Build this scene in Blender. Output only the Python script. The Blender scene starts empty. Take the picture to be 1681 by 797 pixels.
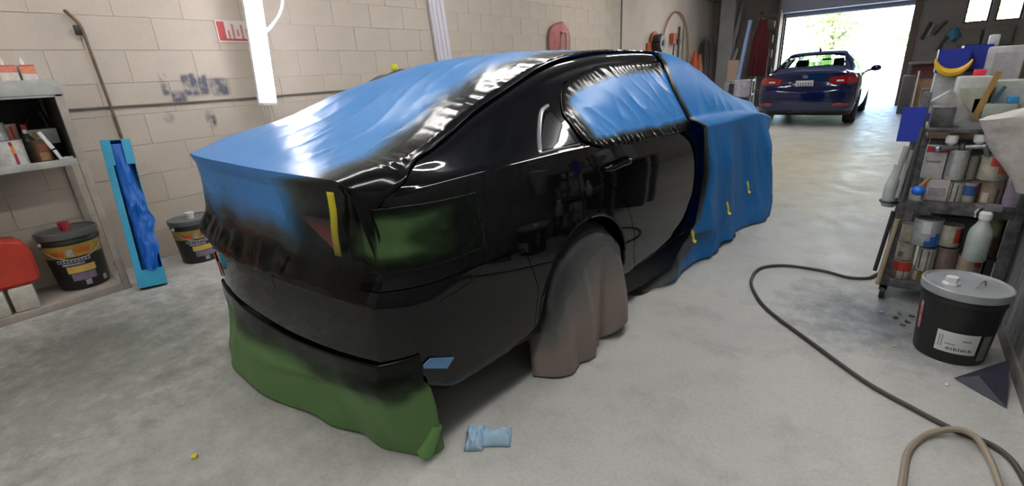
import bpy, bmesh, math, random
from mathutils import Vector, Matrix, noise
from mathutils.bvhtree import BVHTree
random.seed(7)
PI = math.pi
S = bpy.context.scene
C = S.collection

# ------------------------------------------------------------------ camera, world, light, exposure
def unit(v): return Vector(v).normalized()
cam_f, cam_h = 772.44, 1.37
dn = unit((967.69-840.5, 2564.26-398.5, cam_f))
fw = Vector((1483.86-840.5, 85.22-398.5, cam_f)); fw = unit(fw - dn*fw.dot(dn))
rt = dn.cross(fw)
# camera axes in world space (x right, y up, z back)
M = Matrix(((rt.x, -rt.y, -rt.z), (fw.x, -fw.y, -fw.z), (-dn.x, dn.y, dn.z))).to_4x4()
M.translation = (0, 0, cam_h)
cd = bpy.data.cameras.new('camera'); cam = bpy.data.objects.new('camera', cd); C.objects.link(cam)
cam.matrix_world = M
cd.sensor_width = 36; cd.lens = cam_f/1681*36; cd.clip_start = .05; cd.clip_end = 400
S.camera = cam

w = bpy.data.worlds.new('world'); S.world = w; w.use_nodes = True
wn = w.node_tree; wn.nodes.clear()
wo = wn.nodes.new('ShaderNodeOutputWorld'); wb = wn.nodes.new('ShaderNodeBackground')
sk = wn.nodes.new('ShaderNodeTexSky'); sk.sky_type = 'NISHITA'; sk.sun_disc = False
sk.sun_elevation = math.radians(50); sk.sun_rotation = math.radians(200)
wn.links.new(sk.outputs[0], wb.inputs[0]); wn.links.new(wb.outputs[0], wo.inputs[0])
wb.inputs[1].default_value = 1.6
sd = bpy.data.lights.new('sun', 'SUN'); sd.energy = 22; sd.angle = .01; sd.color = (1, .95, .87)
so = bpy.data.objects.new('sun', sd); C.objects.link(so); so.location = (0, 30, 20)
so.rotation_euler = (math.radians(42), 0, math.radians(25))
TUBE = 21.0          # emission of the LED battens
S.view_settings.view_transform = 'Standard'; S.view_settings.look = 'None'
S.view_settings.exposure = 0.6; S.view_settings.gamma = 1; S.view_settings.use_curve_mapping = False

# ------------------------------------------------------------------ helpers
MATS = {}
def mat(name, col, rough=.5, metal=0, var=0, scale=6, bump=0, bscale=40, coat=0, emit=0, col2=None, alpha=1, trans=0, spec=.5, stretch=(1, 1, 1), bdist=.01, detail=6, lo=.35, hi=.65):
    if name in MATS: return MATS[name]
    m = bpy.data.materials.new(name); m.use_nodes = True; n = m.node_tree; b = n.nodes['Principled BSDF']
    c = tuple(col)+(1,)
    b.inputs['Base Color'].default_value = c; b.inputs['Roughness'].default_value = rough
    b.inputs['Metallic'].default_value = metal; b.inputs['Coat Weight'].default_value = coat
    b.inputs['Coat Roughness'].default_value = .03
    b.inputs['Specular IOR Level'].default_value = spec
    b.inputs['Alpha'].default_value = alpha; b.inputs['Transmission Weight'].default_value = trans
    if emit:
        b.inputs['Emission Color'].default_value = c; b.inputs['Emission Strength'].default_value = emit
    tc = n.nodes.new('ShaderNodeTexCoord'); mp = n.nodes.new('ShaderNodeMapping'); mp.inputs['Scale'].default_value = stretch
    n.links.new(tc.outputs['Object'], mp.inputs[0])
    if var or col2:
        t = n.nodes.new('ShaderNodeTexNoise'); t.inputs['Scale'].default_value = scale; t.inputs['Detail'].default_value = detail; t.inputs['Roughness'].default_value = .65
        n.links.new(mp.outputs[0], t.inputs['Vector'])
        r = n.nodes.new('ShaderNodeMapRange'); r.inputs['From Min'].default_value = lo; r.inputs['From Max'].default_value = hi
        n.links.new(t.outputs['Fac'], r.inputs[0])
        x = n.nodes.new('ShaderNodeMix'); x.data_type = 'RGBA'
        c2 = tuple(col2)+(1,) if col2 else tuple(max(0, k*(1-var)) for k in col)+(1,)
        x.inputs[6].default_value = c; x.inputs[7].default_value = c2
        n.links.new(r.outputs[0], x.inputs[0]); n.links.new(x.outputs[2], b.inputs['Base Color'])
    if bump:
        t = n.nodes.new('ShaderNodeTexNoise'); t.inputs['Scale'].default_value = bscale; t.inputs['Detail'].default_value = 5
        n.links.new(mp.outputs[0], t.inputs['Vector'])
        bp = n.nodes.new('ShaderNodeBump'); bp.inputs['Strength'].default_value = bump; bp.inputs['Distance'].default_value = bdist
        n.links.new(t.outputs['Fac'], bp.inputs['Height']); n.links.new(bp.outputs[0], b.inputs['Normal'])
    MATS[name] = m; return m

def film_mat(name, col, black=(.004, .005, .005), rough=.3, spec=.45, alpha=.97, glint=.5, scale=9, translucent=.25, greycol=(.055, .08, .08)):
    """thin plastic sheet: attribute spray = paint overspray dried on it, clear = single see-through layer"""
    m = bpy.data.materials.new(name); m.use_nodes = True; n = m.node_tree; b = n.nodes['Principled BSDF']; L = n.links.new
    tc = n.nodes.new('ShaderNodeTexCoord')
    at = n.nodes.new('ShaderNodeAttribute'); at.attribute_name = 'spray'
    ac = n.nodes.new('ShaderNodeAttribute'); ac.attribute_name = 'clear'
    r = n.nodes.new('ShaderNodeValToRGB'); e = r.color_ramp.elements
    e[0].position = .1; e[0].color = (*col, 1); e[1].position = .85; e[1].color = (*black, 1)
    g = e.new(.5); g.color = (*greycol, 1)
    no = n.nodes.new('ShaderNodeTexNoise'); no.inputs['Scale'].default_value = 5; no.inputs['Detail'].default_value = 6
    L(tc.outputs['Object'], no.inputs['Vector'])
    ma = n.nodes.new('ShaderNodeMath'); ma.operation = 'MULTIPLY_ADD'; ma.inputs[1].default_value = .35; ma.inputs[2].default_value = -.175
    L(no.outputs['Fac'], ma.inputs[0])
    ad = n.nodes.new('ShaderNodeMath'); ad.operation = 'ADD'; L(at.outputs['Fac'], ad.inputs[0]); L(ma.outputs[0], ad.inputs[1])
    L(ad.outputs[0], r.inputs[0]); L(r.outputs[0], b.inputs['Base Color'])
    b.inputs['Specular IOR Level'].default_value = spec; rg = n.nodes.new('ShaderNodeMapRange'); rg.inputs['To Min'].default_value = rough; rg.inputs['To Max'].default_value = .14; L(ad.outputs[0], rg.inputs[0]); L(rg.outputs[0], b.inputs['Roughness'])
    # crumple
    mp = n.nodes.new('ShaderNodeMapping'); mp.inputs['Scale'].default_value = (1, .45, .8); L(tc.outputs['Object'], mp.inputs[0])
    t = n.nodes.new('ShaderNodeTexNoise'); t.noise_type = 'RIDGED_MULTIFRACTAL'; t.inputs['Scale'].default_value = scale; t.inputs['Detail'].default_value = 3
    t.inputs['Distortion'].default_value = .6
    L(mp.outputs[0], t.inputs['Vector'])
    bp = n.nodes.new('ShaderNodeBump'); bp.inputs['Strength'].default_value = glint; bp.inputs['Distance'].default_value = .012
    L(t.outputs['Fac'], bp.inputs['Height']); L(bp.outputs[0], b.inputs['Normal'])
    tr = n.nodes.new('ShaderNodeBsdfTranslucent'); L(r.outputs[0], tr.inputs[0])
    mx = n.nodes.new('ShaderNodeMixShader'); mx.inputs[0].default_value = translucent
    L(b.outputs[0], mx.inputs[1]); L(tr.outputs[0], mx.inputs[2])
    tp = n.nodes.new('ShaderNodeBsdfTransparent'); mt = n.nodes.new('ShaderNodeMixShader')
    mm = n.nodes.new('ShaderNodeMath'); mm.operation = 'ADD'; mm.use_clamp = True; mm.inputs[1].default_value = 1-alpha
    L(ac.outputs['Fac'], mm.inputs[0]); L(mm.outputs[0], mt.inputs[0]); L(mx.outputs[0], mt.inputs[1]); L(tp.outputs[0], mt.inputs[2])
    L(mt.outputs[0], n.nodes['Material Output'].inputs[0])
    return m

def setp(o, label=None, cat=None, group=None, kind=None):
    if label: o['label'] = label
    if cat: o['category'] = cat
    if group: o['group'] = group
    if kind: o['kind'] = kind
    return o
def thing(name, label, cat, loc=(0, 0, 0), rz=0, group=None, rot=None):
    o = bpy.data.objects.new(name, None); C.objects.link(o); o.empty_display_size = .1
    o.location = loc; o.rotation_euler = rot or (0, 0, rz)
    return setp(o, label, cat, group)
def fin(me, smooth=True, ang=35):
    if smooth:
        for p in me.polygons: p.use_smooth = True
        me.set_sharp_from_angle(angle=math.radians(ang))
def link(name, me, m, parent=None, smooth=True, ang=35):
    fin(me, smooth, ang)
    o = bpy.data.objects.new(name, me); C.objects.link(o)
    if m: me.materials.append(m)
    if parent: o.parent = parent
    return o
def obj(name, bm, m, parent=None, smooth=True, ang=35, label=None):
    me = bpy.data.meshes.new(name); bm.to_mesh(me); bm.free()
    o = link(name, me, m, parent, smooth, ang)
    if label: o['label'] = label
    return o
def struct(name, bm, m, smooth=False):
    o = obj(name, bm, m, smooth=smooth); o['kind'] = 'structure'; return o
def box(bm, x0, x1, y0, y1, z0, z1, mx=None, bev=0):
    r = bmesh.ops.create_cube(bm, size=1)['verts']
    for v in r:
        v.co = Vector(((x0+x1)/2+v.co.x*(x1-x0), (y0+y1)/2+v.co.y*(y1-y0), (z0+z1)/2+v.co.z*(z1-z0)))
    if bev:
        ed = list({e for v in r for e in v.link_edges})
        r = list({v for f in bmesh.ops.bevel(bm, geom=ed, offset=bev, segments=2, affect='EDGES', profile=.6)['faces'] for v in f.verts})
    if mx: bmesh.ops.transform(bm, matrix=mx, verts=r)
    return r
def lathe(bm, prof, n=28, cx=0, cy=0, cz=0, cap=True, mx=None):
    rings = []; allv = []
    for r, z in prof:
        ring = [bm.verts.new((cx+r*math.cos(2*PI*i/n), cy+r*math.sin(2*PI*i/n), cz+z)) for i in range(n)]
        rings.append(ring); allv += ring
    for a, b in zip(rings, rings[1:]):
        for i in range(n): bm.faces.new((a[i], a[(i+1) % n], b[(i+1) % n], b[i]))
    if cap:
        bm.faces.new(rings[0][::-1]); bm.faces.new(rings[-1])
    if mx: bmesh.ops.transform(bm, matrix=mx, verts=allv)
    return allv
def tube(bm, pts, r, n=8, closed=False):
    pts = [Vector(p) for p in pts]; rings = []
    up = Vector((0, 0, 1)); m = len(pts)
    for i, p in enumerate(pts):
        d = (pts[min(i+1, m-1)]-pts[max(i-1, 0)]).normalized()
        a = d.cross(up)
        if a.length < .1: a = d.cross(Vector((0, 1, 0)))
        a.normalize(); b = a.cross(d)
        rr = r[i] if isinstance(r, (list, tuple)) else r
        rings.append([bm.verts.new(p+a*rr*math.cos(2*PI*k/n)+b*rr*math.sin(2*PI*k/n)) for k in range(n)])
    for a, b in zip(rings, rings[1:]):
        for i in range(n): bm.faces.new((a[i], a[(i+1) % n], b[(i+1) % n], b[i]))
    bm.faces.new(rings[0][::-1]); bm.faces.new(rings[-1])
def cr(pts, n=8):
    """Catmull-Rom through points"""
    pts = [Vector(p) for p in pts]; P = [2*pts[0]-pts[1]]+pts+[2*pts[-1]-pts[-2]]; out = []
    for i in range(1, len(P)-2):
        for k in range(n):
            t = k/n; a, b, c, d = P[i-1:i+3]
            out.append(.5*((2*b)+(c-a)*t+(2*a-5*b+4*c-d)*t*t+(3*b-a-3*c+d)*t**3))
    return out+[pts[-1]]
def grid(name, rows, m, parent=None, attrs=None, thick=0, smooth=True, wrap=False):
    """rows of points -> sheet; attrs: dict name -> rows of floats"""
    nr, nc = len(rows), len(rows[0])
    me = bpy.data.meshes.new(name)
    f = [(j*nc+i, j*nc+i+1, (j+1)*nc+i+1, (j+1)*nc+i) for j in range(nr-1) for i in range(nc-1)]
    me.from_pydata([tuple(p) for r in rows for p in r], [], f)
    for k, a in (attrs or {}).items():
        at = me.attributes.new(k, 'FLOAT', 'POINT')
        at.data.foreach_set('value', [float(x) for r in a for x in r])
    o = link(name, me, m, parent, smooth, 80)
    if thick:
        md = o.modifiers.new('s', 'SOLIDIFY'); md.thickness = thick; md.offset = 0
    return o
def prism(poly, axis, a, b, bm=None):
    """polygon extruded along axis. axis 0: poly=(y,z); 1: (x,z); 2: (x,y)"""
    bm = bm or bmesh.new()
    def P(p, t): return {0: (t, p[0], p[1]), 1: (p[0], t, p[1]), 2: (p[0], p[1], t)}[axis]
    A = [bm.verts.new(P(p, a)) for p in poly]; B = [bm.verts.new(P(p, b)) for p in poly]
    n = len(poly)
    for i in range(n): bm.faces.new((A[i], A[(i+1) % n], B[(i+1) % n], B[i]))
    bm.faces.new(A[::-1]); bm.faces.new(B)
    bmesh.ops.recalc_face_normals(bm, faces=bm.faces)
    return bm
def boolean(me, cut_bm, op, self_=False):
    """returns a new mesh; me is untouched; cut_bm is kept"""
    A = bpy.data.objects.new('a', me.copy()); cm = bpy.data.meshes.new('c'); cut_bm.to_mesh(cm)
    B = bpy.data.objects.new('b', cm); C.objects.link(A); C.objects.link(B)
    md = A.modifiers.new('b', 'BOOLEAN'); md.operation = op; md.object = B; md.solver = 'EXACT'; md.use_self = self_
    dg = bpy.context.evaluated_depsgraph_get()
    r = bpy.data.meshes.new_from_object(A.evaluated_get(dg))
    bpy.data.objects.remove(A); bpy.data.objects.remove(B)
    return r
def poly_scale(poly, d):
    """offset polygon outward by d (approximate, by edge normals)"""
    n = len(poly); area = sum(poly[i][0]*poly[(i+1) % n][1]-poly[(i+1) % n][0]*poly[i][1] for i in range(n))
    s = 1 if area > 0 else -1; out = []
    for i in range(n):
        p0, p, p1 = Vector(poly[i-1]), Vector(poly[i]), Vector(poly[(i+1) % n])
        a = (p-p0).normalized(); b = (p1-p).normalized()
        na = Vector((a.y, -a.x))*s; nb = Vector((b.y, -b.x))*s
        k = (na+nb); k = k/max(.3, k.dot(na)) if k.length > .1 else na
        out.append(tuple(p+k*d))
    return out
def lerp(a, b, t): return a+(b-a)*t
def sst(a, b, x):
    t = max(0, min(1, (x-a)/(b-a))); return t*t*(3-2*t)
def tab(t, v):
    """smooth table interpolation (monotone cubic hermite)"""
    if v <= t[0][0]: return t[0][1]
    if v >= t[-1][0]: return t[-1][1]
    for i in range(len(t)-1):
        if t[i][0] <= v <= t[i+1][0]: break
    def sl(i):
        if i <= 0 or i >= len(t)-1: 
            j = min(max(i, 0), len(t)-1); k = 1 if j == 0 else j
            return (t[k][1]-t[k-1][1])/(t[k][0]-t[k-1][0])
        a = (t[i][1]-t[i-1][1])/(t[i][0]-t[i-1][0]); b = (t[i+1][1]-t[i][1])/(t[i+1][0]-t[i][0])
        return 0 if a*b <= 0 else 2*a*b/(a+b)
    h = t[i+1][0]-t[i][0]; s = (v-t[i][0])/h
    return ((2*s**3-3*s*s+1)*t[i][1]+(s**3-2*s*s+s)*h*sl(i)+(-2*s**3+3*s*s)*t[i+1][1]+(s**3-s*s)*h*sl(i+1))
def nz(x, y, z=0): return noise.noise(Vector((x, y, z)))

# ------------------------------------------------------------------ materials
M_blk = mat('black_paint', (.003, .003, .004), .04, spec=.38)
M_trim = mat('black_plastic', (.012, .012, .013), .45)
M_tire = mat('tyre_rubber', (.018, .018, .018), .75, bump=.3, bscale=60)
M_rim = mat('alloy', (.35, .35, .36), .3, metal=.9)
M_glass_dark = mat('tinted_glass', (.006, .008, .01), .03, coat=1)
M_red = mat('red_lens', (.30, .006, .008), .12, coat=1)
M_white = mat('white_plastic', (.72, .72, .72), .4)
M_grey = mat('grey_metal', (.32, .33, .33), .45, metal=.4, var=.4, scale=12)
M_dark = mat('dark_steel', (.055, .055, .06), .5, metal=.3, var=.5, scale=20, col2=(.16, .16, .17), bump=.2, bscale=90)
M_conc = None

# ------------------------------------------------------------------ the building
XW, YB, ZC, XR = -4.95, 17.0, 3.15, .62      # left wall, back wall, ceiling, near right wall
def floor_material():
    m = bpy.data.materials.new('stained_concrete'); m.use_nodes = True; n = m.node_tree; b = n.nodes['Principled BSDF']; L = n.links.new
    tc = n.nodes.new('ShaderNodeTexCoord')
    def N(s, d=6, ro=.6, vec=None):
        t = n.nodes.new('ShaderNodeTexNoise'); t.inputs['Scale'].default_value = s; t.inputs['Detail'].default_value = d; t.inputs['Roughness'].default_value = ro
        L(vec or tc.outputs['Object'], t.inputs['Vector']); return t
    def ramp(src, stops):
        r = n.nodes.new('ShaderNodeValToRGB'); e = r.color_ramp.elements
        e[0].position, e[0].color = stops[0][0], (*stops[0][1], 1); e[1].position, e[1].color = stops[-1][0], (*stops[-1][1], 1)
        for p, c in stops[1:-1]: q = e.new(p); q.color = (*c, 1)
        L(src, r.inputs[0]); return r
    def mix(a, b_, f, mode='MULTIPLY'):
        x = n.nodes.new('ShaderNodeMix'); x.data_type = 'RGBA'; x.blend_type = mode
        for s, v in ((6, a), (7, b_)):
            if isinstance(v, tuple): x.inputs[s].default_value = (*v, 1)
            else: L(v, x.inputs[s])
        if isinstance(f, float): x.inputs[0].default_value = f
        else: L(f, x.inputs[0])
        return x.outputs[2]
    base = ramp(N(.9).outputs['Fac'], [(.3, (.42, .42, .405)), (.5, (.50, .50, .48)), (.72, (.57, .56, .53))])
    spec = ramp(N(70, 3).outputs['Fac'], [(.36, (.75, .75, .75)), (.55, (1, 1, 1))])
    blot = ramp(N(3.2, 8, .7).outputs['Fac'], [(.3, (.72, .73, .73)), (.5, (1, 1, 1))])
    c = mix(base.outputs[0], spec.outputs[0], .4); c = mix(c, blot.outputs[0], .8)
    # blue-black overspray and drips next to the rack, painted shade at left, warmer far floor
    def blob(x, y, rx, ry, soft):
        mp = n.nodes.new('ShaderNodeMapping'); mp.inputs['Location'].default_value = (-x/rx, -y/ry, 0); mp.inputs['Scale'].default_value = (1/rx, 1/ry, 0)
        L(tc.outputs['Object'], mp.inputs[0])
        nn = N(9, 6, .7); sc = n.nodes.new('ShaderNodeVectorMath'); sc.operation = 'SCALE'; sc.inputs['Scale'].default_value = 1.5
        sb = n.nodes.new('ShaderNodeVectorMath'); sb.operation = 'SUBTRACT'; sb.inputs[1].default_value = (.5, .5, .5)
        L(nn.outputs['Color'], sb.inputs[0]); L(sb.outputs[0], sc.inputs[0])
        av = n.nodes.new('ShaderNodeVectorMath'); av.operation = 'ADD'; L(mp.outputs[0], av.inputs[0]); L(sc.outputs[0], av.inputs[1])
        mu = n.nodes.new('ShaderNodeVectorMath'); mu.operation = 'MULTIPLY'; mu.inputs[1].default_value = (1, 1, 0); L(av.outputs[0], mu.inputs[0])
        ln = n.nodes.new('ShaderNodeVectorMath'); ln.operation = 'LENGTH'; L(mu.outputs[0], ln.inputs[0])
        mr = n.nodes.new('ShaderNodeMapRange'); mr.inputs['From Min'].default_value = 1; mr.inputs['From Max'].default_value = 1-soft; L(ln.outputs['Value'], mr.inputs[0])
        return mr.outputs[0]
    c = mix(c, (.30, .33, .40), blob(.12, 3.0, .55, .55, .9))
    c = mix(c, (.46, .47, .46), blob(-3.6, .3, 1.2, 1.2, .9))  # shade beside the car, darkened into the concrete colour
    c = mix(c, (.60, .62, .58), blob(-3.0, 0.2, 1.9, 1.9, .8))  # wider, weaker part of the same painted shade
    c = mix(c, (1.0, .93, .74), blob(-.6, 7.5, 1.6, 3.2, .6))  # yellower tint on the far aisle floor
    L(c, b.inputs['Base Color'])
    rr = ramp(N(5).outputs['Fac'], [(.35, (.42,)*3), (.65, (.62,)*3)]); L(rr.outputs[0], b.inputs['Roughness'])
    bp = n.nodes.new('ShaderNodeBump'); bp.inputs['Strength'].default_value = .25; bp.inputs['Distance'].default_value = .004
    L(N(45, 5).outputs['Fac'], bp.inputs['Height']); L(bp.outputs[0], b.inputs['Normal'])
    return m
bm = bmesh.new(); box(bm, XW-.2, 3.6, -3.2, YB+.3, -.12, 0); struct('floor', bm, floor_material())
M_ceil = mat('ceiling_board', (.36, .35, .34), .9, var=.3, scale=2)
bm = bmesh.new(); box(bm, XW-.2, 3.6, -3.2, YB+.3, ZC, ZC+.12); struct('ceiling', bm, M_ceil)
M_mortar = mat('mortar', (.46, .41, .35), .95, var=.15, scale=8)
M_block = mat('painted_block', (.50, .44, .375), .85, var=.16, scale=1.3, bump=.25, bscale=55, lo=.3, hi=.7)
M_wallgrey = mat('dirty_plaster', (.40, .36, .32), .9, var=.25, scale=1.2, bump=.1, bscale=30)
# left wall: backing + individual blocks (nearest part), then plain painted wall
bm = bmesh.new(); box(bm, XW-.2, XW-.005, -3.2, YB, 0, ZC); wl = struct('wall_left', bm, M_mortar)
bm = bmesh.new(); box(bm, XW-.02, XW, 10.37, YB-.02, 0, ZC)
o = obj('plaster_panel', bm, M_block, wl, smooth=False)
bk = bmesh.new(); box(bk, -.02, 0, .002, .486, .002, .245, bev=.0015)
bkm = bpy.data.meshes.new('block'); bk.to_mesh(bkm); bk.free(); bkm.materials.append(M_block)
bh, bl = .247, .488
for r in range(13):
    y = -1.6+(bl/2 if r % 2 else 0); k = 0
    while y < 10.2:
        if r < 1 and k % 2 == 0 and y > 8: pass
        o = bpy.data.objects.new('block', bkm); C.objects.link(o); o.parent = wl
        ln = 1.0
        if y+bl > 10.36: ln = (10.36-y)/bl
        zz = r*bh
        o.location = (XW+random.uniform(-.0015, .0015), y, zz); o.scale = (1, ln, min(1, (ZC-zz)/bh))
        y += bl; k += 1
        if k > 22: break
# joint of a removed rail / grime line and spray test marks on the wall
M_grime = mat('grime', (.17, .145, .13), .9)
bm = bmesh.new(); tube(bm, cr([(XW+.012, .75, 1.31), (XW+.014, 1.4, 1.305), (XW+.012, 2.1, 1.30), (XW+.013, 3.2, 1.31), (XW+.012, 4.3, 1.30)], 6), .009, 6)
setp(obj('wall_conduit', bm, M_grime), 'thin dark conduit running level along the block wall above the leaning blue box', 'pipe')
def spots_mat(name, col, thr):
    m = bpy.data.materials.new(name); m.use_nodes = True; n = m.node_tree; b = n.nodes['Principled BSDF']; L = n.links.new
    b.inputs['Base Color'].default_value = (*col, 1); b.inputs['Roughness'].default_value = .8
    at = n.nodes.new('ShaderNodeAttribute'); at.attribute_name = 'spray'
    tc = n.nodes.new('ShaderNodeTexCoord'); t = n.nodes.new('ShaderNodeTexNoise'); t.inputs['Scale'].default_value = 14; L(tc.outputs['Object'], t.inputs['Vector'])
    ma = n.nodes.new('ShaderNodeMath'); ma.operation = 'MULTIPLY'; L(at.outputs['Fac'], ma.inputs[0])
    mr = n.nodes.new('ShaderNodeMapRange'); mr.inputs['From Min'].default_value = .3; mr.inputs['From Max'].default_value = .6; L(t.outputs['Fac'], mr.inputs[0]); L(mr.outputs[0], ma.inputs[1])
    m2 = n.nodes.new('ShaderNodeMath'); m2.operation = 'MULTIPLY'; m2.inputs[1].default_value = thr; L(ma.outputs[0], m2.inputs[0]); L(m2.outputs[0], b.inputs['Alpha'])
    return m
M_smudge = spots_mat('paint_smudge', (.10, .12, .17), .9)
def smudge(y0, y1, z0, z1, fn, m=None, nm='spray_mark'):
    rows, at = [], []
    for j in range(25):
        z = lerp(z0, z1, j/24); rows.append([(XW+.0045, lerp(y0, y1, i/40), z) for i in range(41)]); at.append([fn(i/40, j/24) for i in range(41)])
    return grid(nm, rows, m or M_smudge, wl, {'spray': at})
def strokes(u, v):
    s = 0
    for cx, hw, t0, t1 in ((.06, .05, .25, 1), (.22, .1, 0, .45), (.36, .05, .2, .95), (.47, .05, .2, .98), (.6, .07, .2, .98), (.84, .14, .15, .8)):
        s = max(s, (1-sst(hw*.5, hw*1.3, abs(u-cx)))*sst(t0-.02, t0+.12, v)*(1-sst(t1-.15, t1+.02, v)))
    return s*sst(0, .05, u)*(1-sst(.95, 1, u))*sst(0, .08, v)*(1-sst(.92, 1, v))
smudge(1.50, 2.06, 1.29, 1.56, strokes)
smudge(1.76, 1.90, 1.03, 1.25, lambda u, v: (1-sst(.15, .48, math.hypot((u-.5)*1.2, (v-.5)))))
smudge(1.44, 1.56, 1.12, 1.26, lambda u, v: .35*(1-sst(.15, .48, math.hypot(u-.5, v-.5))))
# dark control joint in the block wall
bm = bmesh.new(); box(bm, XW, XW+.004, 10.34, 10.40, 0, ZC); obj('control_joint', bm, mat('joint_sealant', (.06, .05, .045), .8), wl, smooth=False)
# back wall with door opening and two high windows
DX0, DX1, DZ = -2.92, .03, 2.5
bm = bmesh.new()
box(bm, XW-.2, DX0, YB, YB+.3, 0, ZC); box(bm, DX0, DX1, YB, YB+.3, DZ, ZC)
box(bm, DX1, 1.04, YB, YB+.3, 0, ZC); box(bm, 1.04, 3.6, YB, YB+.3, 0, 1.95); box(bm, 1.50, 1.60, YB, YB+.3, 1.95, ZC)
box(bm, 2.06, 3.6, YB, YB+.3, 1.95, ZC); box(bm, 1.04, 2.06, YB, YB+.3, 2.95, ZC)
struct('wall_back', bm, mat('back_wall_paint', (.27, .235, .205), .9, var=.25, scale=1))
for i, (a, b_) in enumerate(((1.04, 1.50), (1.60, 2.06))):
    bm = bmesh.new(); box(bm, a+.03, b_-.03, YB+.14, YB+.15, 1.98, 2.92)
    wd = struct('window_%d' % (i+1), bm, mat('window_glass', (.9, .95, 1), .02, trans=1))
    bm = bmesh.new()
    for q in ((a, a+.035, 1.95, 2.95), (b_-.035, b_, 1.95, 2.95), (a, b_, 1.95, 1.985), (a, b_, 2.915, 2.95)): box(bm, q[0], q[1], YB+.1, YB+.2, q[2], q[3])
    obj('window_frame', bm, M_trim, wd, smooth=False)
bm = bmesh.new(); box(bm, DX0-.14, DX0, YB-.05, YB+.3, 0, DZ+.1); struct('trim_1', bm, mat('brown_jamb', (.15, .10, .075), .7))
bm = bmesh.new(); box(bm, DX1, DX1+.14, YB-.05, YB+.3, 0, DZ+.1); struct('trim_2', bm, MATS['brown_jamb'])
# rolled-up overhead door: drum housing and bottom slats above the opening
dr = bmesh.new(); box(dr, DX0-.1, DX1+.1, YB-.42, YB-.02, DZ+.10, DZ+.58, bev=.05)
do = struct('door_1', dr, mat('door_housing', (.33, .35, .40), .6, metal=.3))
for k in range(2):
    bm = bmesh.new(); box(bm, DX0, DX1, YB-.06, YB-.035, DZ-.005+k*.055, DZ+.045+k*.055, bev=.008); obj('slat', bm, MATS['door_housing'], do)
# walls closing the room (right, near right, behind camera)
bm = bmesh.new(); box(bm, 3.4, 3.6, 3.7, YB, 0, ZC); struct('wall_right_far', bm, M_wallgrey)
bm = bmesh.new(); box(bm, XR+.1, 3.6, 3.5, 3.7, 0, ZC); struct('wall_return', bm, M_wallgrey)
M_sheet = mat('overspray_streaked_panel', (.30, .31, .31), .75, col2=(.11, .115, .12), scale=3, stretch=(1, 9, .9), bump=.3, bscale=30, lo=.35, hi=.62)
bm = bmesh.new(); box(bm, XR, XR+.14, -3.2, 3.7, 0, ZC); struct('wall_right', bm, M_sheet)
bm = bmesh.new(); box(bm, XR-.012, XR, -1, 3.5, 0, .07); struct('baseboard_right', bm, mat('dusty_base', (.2, .19, .18), .8, var=.4))
bm = bmesh.new(); box(bm, XW-.2, XR+.14, -3.2, -3.0, 0, ZC); struct('wall_front', bm, M_wallgrey)

# LED battens under the ceiling: real lamps, one also stands upright against the left wall
M_led = mat('lit_diffuser', (1, .97, .93), .4, emit=TUBE)
M_led2 = mat('lit_diffuser_bright', (1, .96, 1), .4, emit=14)
def batten(loc, L, rz=0, label='', w=.13):
    t = thing('ceiling_light', label, 'light', loc, rz, 'ceiling battens')
    bm = bmesh.new(); box(bm, -w/2, w/2, -L/2, L/2, -.03, 0); obj('housing', bm, M_white, t, smooth=False)
    bm = bmesh.new(); box(bm, -w/2+.008, w/2-.008, -L/2+.01, L/2-.01, -.075, -.03, bev=.015); obj('diffuser', bm, M_led, t)
k = 0
for x, lab in ((-.5, 'over the aisle'), (-3.3, 'over the far side')):
    for y, lb in ((-1.2, 'behind the camera'), (1.7, 'above the rear of the masked car'), (4.6, 'above the bonnet of the masked car'), (8.5, 'between the two cars'), (12.5, 'above the blue car')):
        batten((x, y, ZC), 2.4, 0, 'white ceiling batten %s, %s' % (lab, lb))
t = thing('tube_light', 'bright white LED tube fixture hung upright in front of the left block wall', 'light', (-4.62, 2.22, 1.24), rot=(math.radians(-4), math.radians(0), 0))
bm = bmesh.new(); box(bm, -.05, -.01, -.068, .068, 0, 1.22); obj('housing', bm, M_white, t, smooth=False)
bm = bmesh.new(); box(bm, -.01, .05, -.066, .066, .015, 1.2, bev=.012); obj('diffuser', bm, M_led2, t)
bm = bmesh.new(); box(bm, -.052, .054, -.07, .07, -.012, .014, bev=.004); obj('end_cap', bm, M_white, t)
bm = bmesh.new()
for a, b_ in ((-.04, -.03), (-.01, .0), (.03, .05)): tube(bm, cr([(0, a, 0), (.01, a+.01, -.1), (0, b_, -.22)], 5), .004, 6)
obj('lead_wire', bm, mat('grey_wire', (.4, .38, .36), .6), t)
bm = bmesh.new(); tube(bm, cr([(0, .06, .62), (.0, .14, .68), (.0, .24, .80), (0, .29, .95), (0, .29, 1.25), (0, .29, 1.9)], 8), .016, 8)
obj('power_cord', bm, mat('white_cord', (.7, .72, .68), .45), t)

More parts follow.
